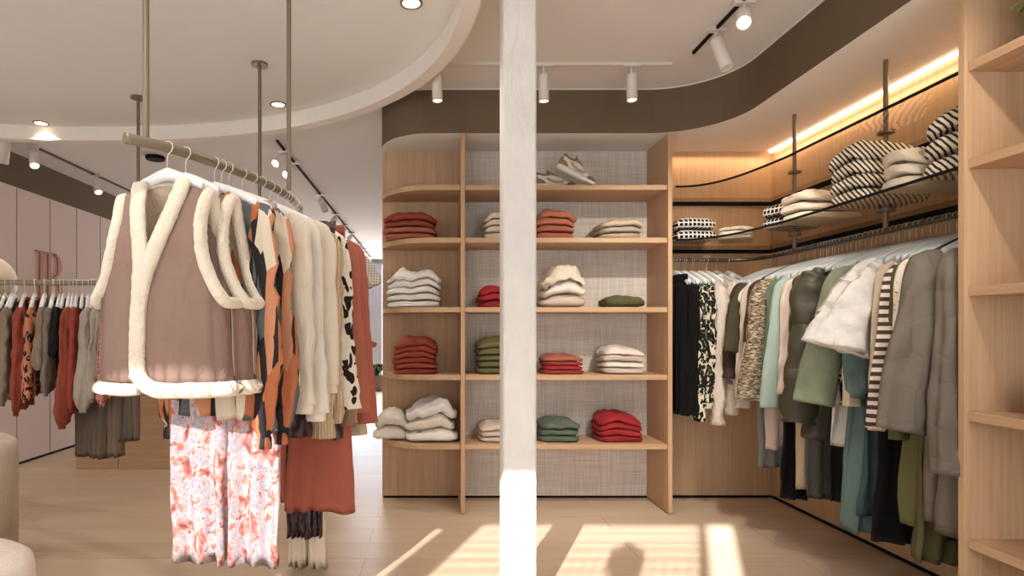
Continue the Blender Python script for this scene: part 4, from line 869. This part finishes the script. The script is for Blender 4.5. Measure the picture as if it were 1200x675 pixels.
#  Y, kind, material, label, keyword arguments
tops = [
 (2.130, 'quilted', 'taupe quilted coat nearest the right unit', 'coat', dict(L=1.19, sl=0.78, splay=0.05, W=0.20, hem=0.25, T=0.04, Th=0.055, r0=0.07, r1=0.062, fold=0.006), 'hanggrey'),
 (2.235, 'quilted', 'taupe quilted coat with wide sleeve, on the black hanger', 'coat', dict(L=1.16, sl=0.64, splay=0.16, W=0.205, hem=0.25, T=0.045, Th=0.055, r0=0.085, r1=0.082, fold=0.006, flat=0.55), 'hangblack'),
 (2.325, 'dots', 'cream lace blouse with small brown dots beside the quilted coat', 'blouse', dict(L=0.62, sl=0.42, splay=0.04), 'hanggrey'),
 (2.365, 'olive', 'slim olive cardigan between the lace blouse and striped sleeve', 'cardigan', dict(L=0.78, sl=0.70, splay=0.035, r0=0.045, r1=0.035), 'hanggrey'),
 (2.415, 'stripeknit', 'brown and white striped pullover, sleeve in front', 'pullover', dict(L=0.74, sl=0.66, splay=0.115, r0=0.042, r1=0.034, smat='stripeknit'), 'hanggrey'),
 (2.460, 'beige', 'beige long shirt next to the striped pullover', 'shirt', dict(L=0.80, sl=0.68, splay=0.06, r0=0.04, r1=0.034), 'hanggrey'),
 (2.530, 'sherpa', 'short white fleece top with a wide draped sleeve', 'top', dict(L=0.50, sl=0.36, splay=0.15, W=0.19, hem=0.26, r0=0.085, r1=0.12, T=0.03, flat=0.45, wr=0.022), 'hanggrey'),
 (2.595, 'teal', 'teal blouse hem showing under the white fleece top', 'blouse', dict(L=0.70, sl=0.56, splay=0.05, balloon=0.4), 'hanggrey'),
 (2.620, 'cream', 'cream blouse squeezed behind the white fleece top', 'blouse', dict(L=0.68, sl=0.6, splay=0.05), 'hanggrey'),
 (2.685, 'sage', 'sage green jacket with a broad flaring sleeve', 'jacket', dict(L=0.70, sl=0.60, splay=0.15, r0=0.07, r1=0.085, T=0.03, flat=0.5, wr=0.004), 'hanggrey'),
 (2.730, 'leopardgreen', 'printed blouse peeking out under the sage jacket', 'blouse', dict(L=0.80, sl=0.5, splay=0.04), 'hanggrey'),
 (2.765, 'offwhite', 'off-white shirt behind the sage jacket', 'shirt', dict(L=0.98, sl=0.6, splay=0.04), 'hanggrey'),
 (2.900, 'puffer', 'long dark olive puffer coat with quilted bands', 'coat', dict(L=0.98, sl=0.72, splay=0.10, W=0.20, hem=0.25, T=0.055, Th=0.065, r0=0.085, r1=0.075, puff=0.26, fold=0.003, flat=0.65), 'hanggrey'),
 (2.985, 'puffer', 'second dark olive puffer jacket behind the first', 'jacket', dict(L=0.84, sl=0.60, splay=0.04, W=0.20, hem=0.24, T=0.05, Th=0.055, r0=0.07, r1=0.06, puff=0.26, fold=0.003), 'hanggrey'),
 (3.050, 'yellowp', 'pale yellow shirt just left of the puffer coat', 'shirt', dict(L=0.74, sl=0.64, splay=0.05, r0=0.045, r1=0.035), 'hanggrey'),
 (3.095, 'blush', 'thin blush shirt between the yellow and mint ones', 'shirt', dict(L=0.72, sl=0.6, splay=0.05, r0=0.045, r1=0.035), 'hanggrey'),
 (3.140, 'mint', 'pale mint shirt with long straight sleeve', 'shirt', dict(L=0.78, sl=0.68, splay=0.10, r0=0.055, r1=0.048, wr=0.004), 'hanggrey'),
 (3.190, 'mint', 'mint blouse directly behind the long mint shirt', 'blouse', dict(L=0.72, sl=0.58, splay=0.06, r0=0.05, r1=0.04), 'hanggrey'),
 (3.235, 'greengrey', 'grey green cardigan between mint and marled knits', 'cardigan', dict(L=0.66, sl=0.5, splay=0.05, r0=0.05, r1=0.04), 'hanggrey'),
 (3.300, 'marl', 'marled brown and cream knitted coat with a rounded sleeve', 'cardigan', dict(L=0.76, sl=0.66, splay=0.12, W=0.20, hem=0.25, T=0.035, Th=0.045, r0=0.07, r1=0.07, wr=0.008), 'hanggrey'),
 (3.375, 'beige', 'sand beige long cardigan left of the marled knit', 'cardigan', dict(L=0.78, sl=0.66, splay=0.10, r0=0.055, r1=0.05), 'hangblack'),
 (3.425, 'darkbrown', 'dark brown top behind the sand beige cardigan', 'top', dict(L=0.60, sl=0.34, splay=0.06), 'hanggrey'),
 (3.470, 'blush', 'blush pink long shirt, rear of the beige group', 'shirt', dict(L=0.82, sl=0.72, splay=0.07, r0=0.05, r1=0.042), 'hanggrey'),
 (3.520, 'white', 'white shirt whose hem shows under the beige ones', 'shirt', dict(L=0.84, sl=0.70, splay=0.05, r0=0.045), 'hanggrey'),
 (3.570, 'olivedark', 'dark olive padded gilet near the corner', 'gilet', dict(L=0.60, sl=0.40, splay=0.09, r0=0.06, r1=0.06, T=0.035), 'hanggrey'),
 (3.620, 'darkbrown', 'dark brown jacket near the rail corner', 'jacket', dict(L=0.66, sl=0.56, splay=0.07), 'hanggrey'),
 (3.670, 'taupe', 'taupe jacket, last before the rail bends', 'jacket', dict(L=0.70, sl=0.60, splay=0.05), 'hanggrey'),
]
for i, (Y, m_, lab, nm, kw, hk) in enumerate(tops):
    yw = -3+4*math.sin(i*1.9); p = rh(Y, ('black' if hk == 'hangblack' else 'pale grey')+' hanger holding the '+lab, hk, 0.205, yw)
    kw = dict(kw); kw.setdefault('seed', 40+i*1.31); kw.setdefault('T', 0.024); kw.setdefault('Th', 0.034); kw.setdefault('W', 0.205)
    cat = nm
    o = top(p, D(yw), m_, lab, nm, cat, RG, fwd=-0.02, wallside=True, **kw)
bottoms = [
 (2.290, 's', 'olive', 'wide olive green skirt, lowest hem near the right unit', dict(L=1.34, W=0.17, hem=0.235, Th=0.04)),
 (2.180, 's', 'black', 'black skirt glimpsed behind the quilted coats', dict(L=1.22, W=0.17, hem=0.22)),
 (2.340, 's', 'mustard', 'narrow olive green dress left of the wide olive skirt', dict(L=1.22, W=0.18, hem=0.22, slant=0.0)),
 (2.490, 's', 'black', 'long black sequin skirt between teal and olive', dict(L=1.33, W=0.17, hem=0.24, Th=0.05)),
 (2.655, 's', 'teal', 'long teal satin dress hanging left of the black skirt', dict(L=1.34, W=0.17, hem=0.25, Th=0.045)),
 (2.600, 's', 'tealdark', 'darker teal skirt tucked beside the black one', dict(L=1.26, W=0.17, hem=0.21)),
 (2.820, 's', 'sofblack', 'black skirt under the olive puffer coat', dict(L=1.25, W=0.17, hem=0.22)),
 (3.020, 't', 'greydark', 'dark grey trousers under the puffer coat', dict(L=1.30, W=0.17, hemw=0.085)),
 (3.075, 't', 'sand', 'sand trousers beside the dark grey pair', dict(L=1.27, W=0.19, hemw=0.09)),
 (3.165, 's', 'black', 'long black dress hanging below the mint shirts', dict(L=1.34, W=0.17, hem=0.235)),
 (3.335, 't', 'blush', 'pinkish beige wide trousers below the marled knit', dict(L=1.12, W=0.19, hemw=0.10)),
 (3.450, 't', 'grey', 'blue grey trousers at the left of the low row', dict(L=1.24, W=0.19, hemw=0.09)),
]
for i, (Y, kd, m_, lab, kw) in enumerate(bottoms):
    yw = -2+3*math.sin(i*2.3); p = rh(Y, 'pale grey hanger carrying the '+lab, 'hanggrey', 0.18, yw)
    (skirt if kd == 's' else trousers)(p, D(yw), m_, lab, seed=70+i*1.1, group=RG, z0=0.19, **kw)
# hangers along the rail whose clothes cannot be told apart
used_y = sorted([t_[0] for t_ in tops]+[b_[0] for b_ in bottoms])
y_ = 2.10; k = 0
while y_ < 3.68:
    if min(abs(y_-q) for q in used_y) > 0.015:
        rh(y_, 'pale grey hanger crowded between clothes on the wardrobe rail', 'hanggrey', (0.19, 0.20, 0.21)[k % 3], 9*math.sin(k*3.1)); k += 1
    y_ += 0.033
# back run of the rail: hangers seen edge-on
back = [
 (797, 'black', 'black trousers leftmost on the back run of the rail', 't', dict(L=0.98, W=0.17, hemw=0.08)),
 (805, 'black', 'black blouse second from the shelving on the back run', 'b', dict(L=0.86, sl=0.80)),
 (813, 'leopardgreen', 'green and cream leopard blouse beside the black clothes', 'b', dict(L=0.94, sl=0.84)),
 (822, 'leopardgreen', 'leopard blouse right of its twin, next to the blush coats', 'b', dict(L=0.90, sl=0.76)),
 (834, 'fuzzy', 'blush fleece coat with scarf collar, leftmost of three', 'c', dict(L=0.92, sl=0.86)),
 (850, 'fuzzy', 'blush fleece coat in the middle of three', 'c', dict(L=0.84, sl=0.80)),
 (864, 'fuzzy', 'blush fleece coat rightmost of three, near the corner', 'c', dict(L=0.82, sl=0.72)),
]
for i, (px, m_, lab, kd, kw) in enumerate(back):
    p = Vector((X(px, RRY-0.12), RRY, RZ)); yw = D(-82)
    hanger(p, yw, 'hanggrey', 0.18, 'pale hanger of the '+lab, 'hangers on the back run of the rail', 'hook', 0.0155)
    if kd == 't': trousers(p, yw, m_, lab, group=RG, T=0.024, seed=90, **kw)
    elif kd == 'b': top(p, yw, m_, lab, 'blouse', 'blouse', RG, W=0.18, hem=0.20, T=0.022, Th=0.030, splay=0.0, r0=0.05, r1=0.042, flat=0.75, seed=91+i, **kw)
    else: top(p, yw, m_, lab, 'coat', 'coat', RG, W=0.18, hem=0.21, T=0.034, Th=0.045, splay=0.0, r0=0.062, r1=0.05, flat=0.75, seed=91+i, puff=0.05, wr=0.010, **kw)
for i in range(5):
    p = Vector((X(801+i*9.5, RRY-0.12), RRY, RZ)); hanger(p, D(-84), 'hangwhite', 0.17, 'white hanger edge-on between clothes on the back run', 'spare hangers on the back run', 'hook', 0.0155)

# ------------------------------------------------------------ people
def capsule(p0, r0, p1, r1, n=14):
    p0, p1 = Vector(p0), Vector(p1); d = p1-p0; L = d.length; pts, rad = [], []
    u_ = d/L
    for k in range(4): a = PI/2*(k/4); pts.append(p0-u_*(r0*math.cos(a))); rad.append(max(0.001, r0*math.sin(a)))
    for k in range(5): pts.append(p0+d*(k/4)); rad.append(r0+(r1-r0)*k/4)
    for k in range(1, 5): a = PI/2*(k/4); pts.append(p1+u_*(r1*math.sin(a))); rad.append(max(0.001, r1*math.cos(a)))
    return tube(pts, rad, n)
def fuse(o, vox):
    md = o.modifiers.new('fuse', 'REMESH'); md.mode = 'VOXEL'; md.voxel_size = vox; md.use_smooth_shade = True
    ms = o.modifiers.new('soften', 'SMOOTH'); ms.factor = 0.5; ms.iterations = 4
def ellipsoid(c, r, n=20):
    v, f = lathe([(max(0.001, math.sin(PI*i/14)), -math.cos(PI*i/14)) for i in range(15)], n)
    return [(c[0]+p[0]*r[0], c[1]+p[1]*r[1], c[2]+p[2]*r[2]) for p in v], f
def person(loc, rz, k, arms, label, shirt, pants):
    # height 1.75*k, faces local -y; arms = [(side, elbow, wrist, finger direction)]
    o = empty('person', loc, rz, label, 'person')
    S_ = lambda vf: ([(p[0]*k, p[1]*k, p[2]*k) for p in vf[0]], vf[1])
    body = [ellipsoid((0, 0.0, 1.635), (0.073, 0.092, 0.115)), ellipsoid((0, -0.045, 1.585), (0.052, 0.05, 0.062)), capsule((0, 0.01, 1.42), 0.056, (0, -0.005, 1.56), 0.052),
            capsule((0, -0.088, 1.645), 0.012, (0, -0.104, 1.612), 0.015), ellipsoid((0, -0.088, 1.572), (0.026, 0.014, 0.010)), ellipsoid((0.075, 0.01, 1.63), (0.012, 0.022, 0.032)), ellipsoid((-0.075, 0.01, 1.63), (0.012, 0.022, 0.032)),
            ellipsoid((0, 0.0, 1.25), (0.165, 0.10, 0.22)), ellipsoid((0, 0.0, 1.02), (0.15, 0.10, 0.16)), ellipsoid((0, 0.0, 0.92), (0.165, 0.11, 0.12))]
    for sd in (-1, 1):
        body += [capsule((sd*0.085, 0, 0.90), 0.085, (sd*0.095, -0.01, 0.50), 0.056), capsule((sd*0.095, -0.01, 0.50), 0.054, (sd*0.10, 0.02, 0.09), 0.036), capsule((sd*0.10, 0.03, 0.045), 0.036, (sd*0.11, -0.13, 0.03), 0.028)]
        body.append(capsule((sd*0.06, 0, 1.42), 0.055, (sd*0.165, 0, 1.385), 0.058))
    sleeves = []
    for sd, el, wr_, fd in arms:
        sh = (sd*0.175, 0, 1.375); body += [capsule(sh, 0.050, el, 0.038), capsule(el, 0.038, wr_, 0.026)]
        sleeves += [capsule(sh, 0.062, el, 0.050), capsule(el, 0.050, tuple(Vector(el).lerp(Vector(wr_), 0.45)), 0.046)]
        fd = Vector(fd).normalized(); W_ = Vector(wr_); side = fd.cross(Vector((0, 0, 1))).normalized(); upv = side.cross(fd)
        pc = W_+fd*0.05
        for q in (-1.5, -0.5, 0.5, 1.5): body.append(capsule(W_+upv*q*0.010, 0.015, pc+upv*q*0.018+fd*0.03, 0.012, 8))
        for q, l in ((-1.5, 0.055), (-0.5, 0.070), (0.5, 0.076), (1.5, 0.068)):
            b0 = pc+upv*q*0.020+fd*0.03; b1 = b0+fd*l*0.5+side*0.004; b2 = b1+fd*l*0.45+side*0.016; body += [capsule(b0, 0.0085, b1, 0.0078, 8), capsule(b1, 0.0078, b2, 0.0065, 8)]
        t0 = W_+fd*0.02+upv*0.02; t1 = t0+fd*0.03+upv*0.028; t2 = t1+fd*0.028+upv*0.006; body += [capsule(t0, 0.012, t1, 0.010, 8), capsule(t1, 0.010, t2, 0.008, 8)]
    b_ = mk('body', S_(join(*body)), M['skin'], o, smooth=True); fuse(b_, 0.0065)
    t_ = mk('shirt', S_(join(ellipsoid((0, 0.0, 1.25), (0.18, 0.118, 0.235)), ellipsoid((0, 0.0, 1.02), (0.172, 0.118, 0.18)), capsule((-0.165, 0, 1.385), 0.068, (0.165, 0, 1.385), 0.068), *sleeves)), shirt, o, smooth=True); fuse(t_, 0.012)
    tr_ = []
    for sd in (-1, 1): tr_ += [capsule((sd*0.085, 0, 0.90), 0.098, (sd*0.095, -0.01, 0.50), 0.070), capsule((sd*0.095, -0.01, 0.50), 0.070, (sd*0.10, 0.02, 0.12), 0.056)]
    p_ = mk('trousers', S_(join(ellipsoid((0, 0.0, 0.93), (0.178, 0.122, 0.12)), *tr_)), pants, o, smooth=True); fuse(p_, 0.012)
    h_ = mk('hair', S_(join(ellipsoid((0, 0.022, 1.665), (0.084, 0.090, 0.100)), ellipsoid((0, 0.06, 1.60), (0.07, 0.045, 0.08)))), M['hair'], o, smooth=True); fuse(h_, 0.01)
    for sd in (-1, 1):
        e = mk('eye', S_(ellipsoid((sd*0.030, -0.083, 1.640), (0.011, 0.009, 0.008), 10)), M['white'], o, smooth=True)
        mk('shoe', S_(join(capsule((sd*0.10, 0.045, 0.046), 0.045, (sd*0.112, -0.15, 0.040), 0.038))), M['sofblack'], o, smooth=True)
    return o
person((X(422, 8.0)-0.36, 8.0, 0), 0, 0.98, [(1, (0.22, -0.02, 1.08), (0.46, -0.05, 1.00), (1, -0.1, -0.12)), (-1, (-0.25, 0, 1.10), (-0.25, -0.10, 0.86), (0, -0.3, -1))],
       'person far behind the clothes, one bare forearm reaching out to the right', M['blush'], M['sofblack'])
person((-0.50, -0.36, 0), PI, 1.06, [(1, (0.24, -0.02, 1.12), (0.10, -0.22, 1.22), (-0.6, -0.5, 0.3)), (-1, (-0.24, -0.02, 1.12), (-0.10, -0.22, 1.22), (0.6, -0.5, 0.3))],
       'person standing in the sunlight by the shop window, casting the shadow on the floor', M['sofblack'], M['greydark'])
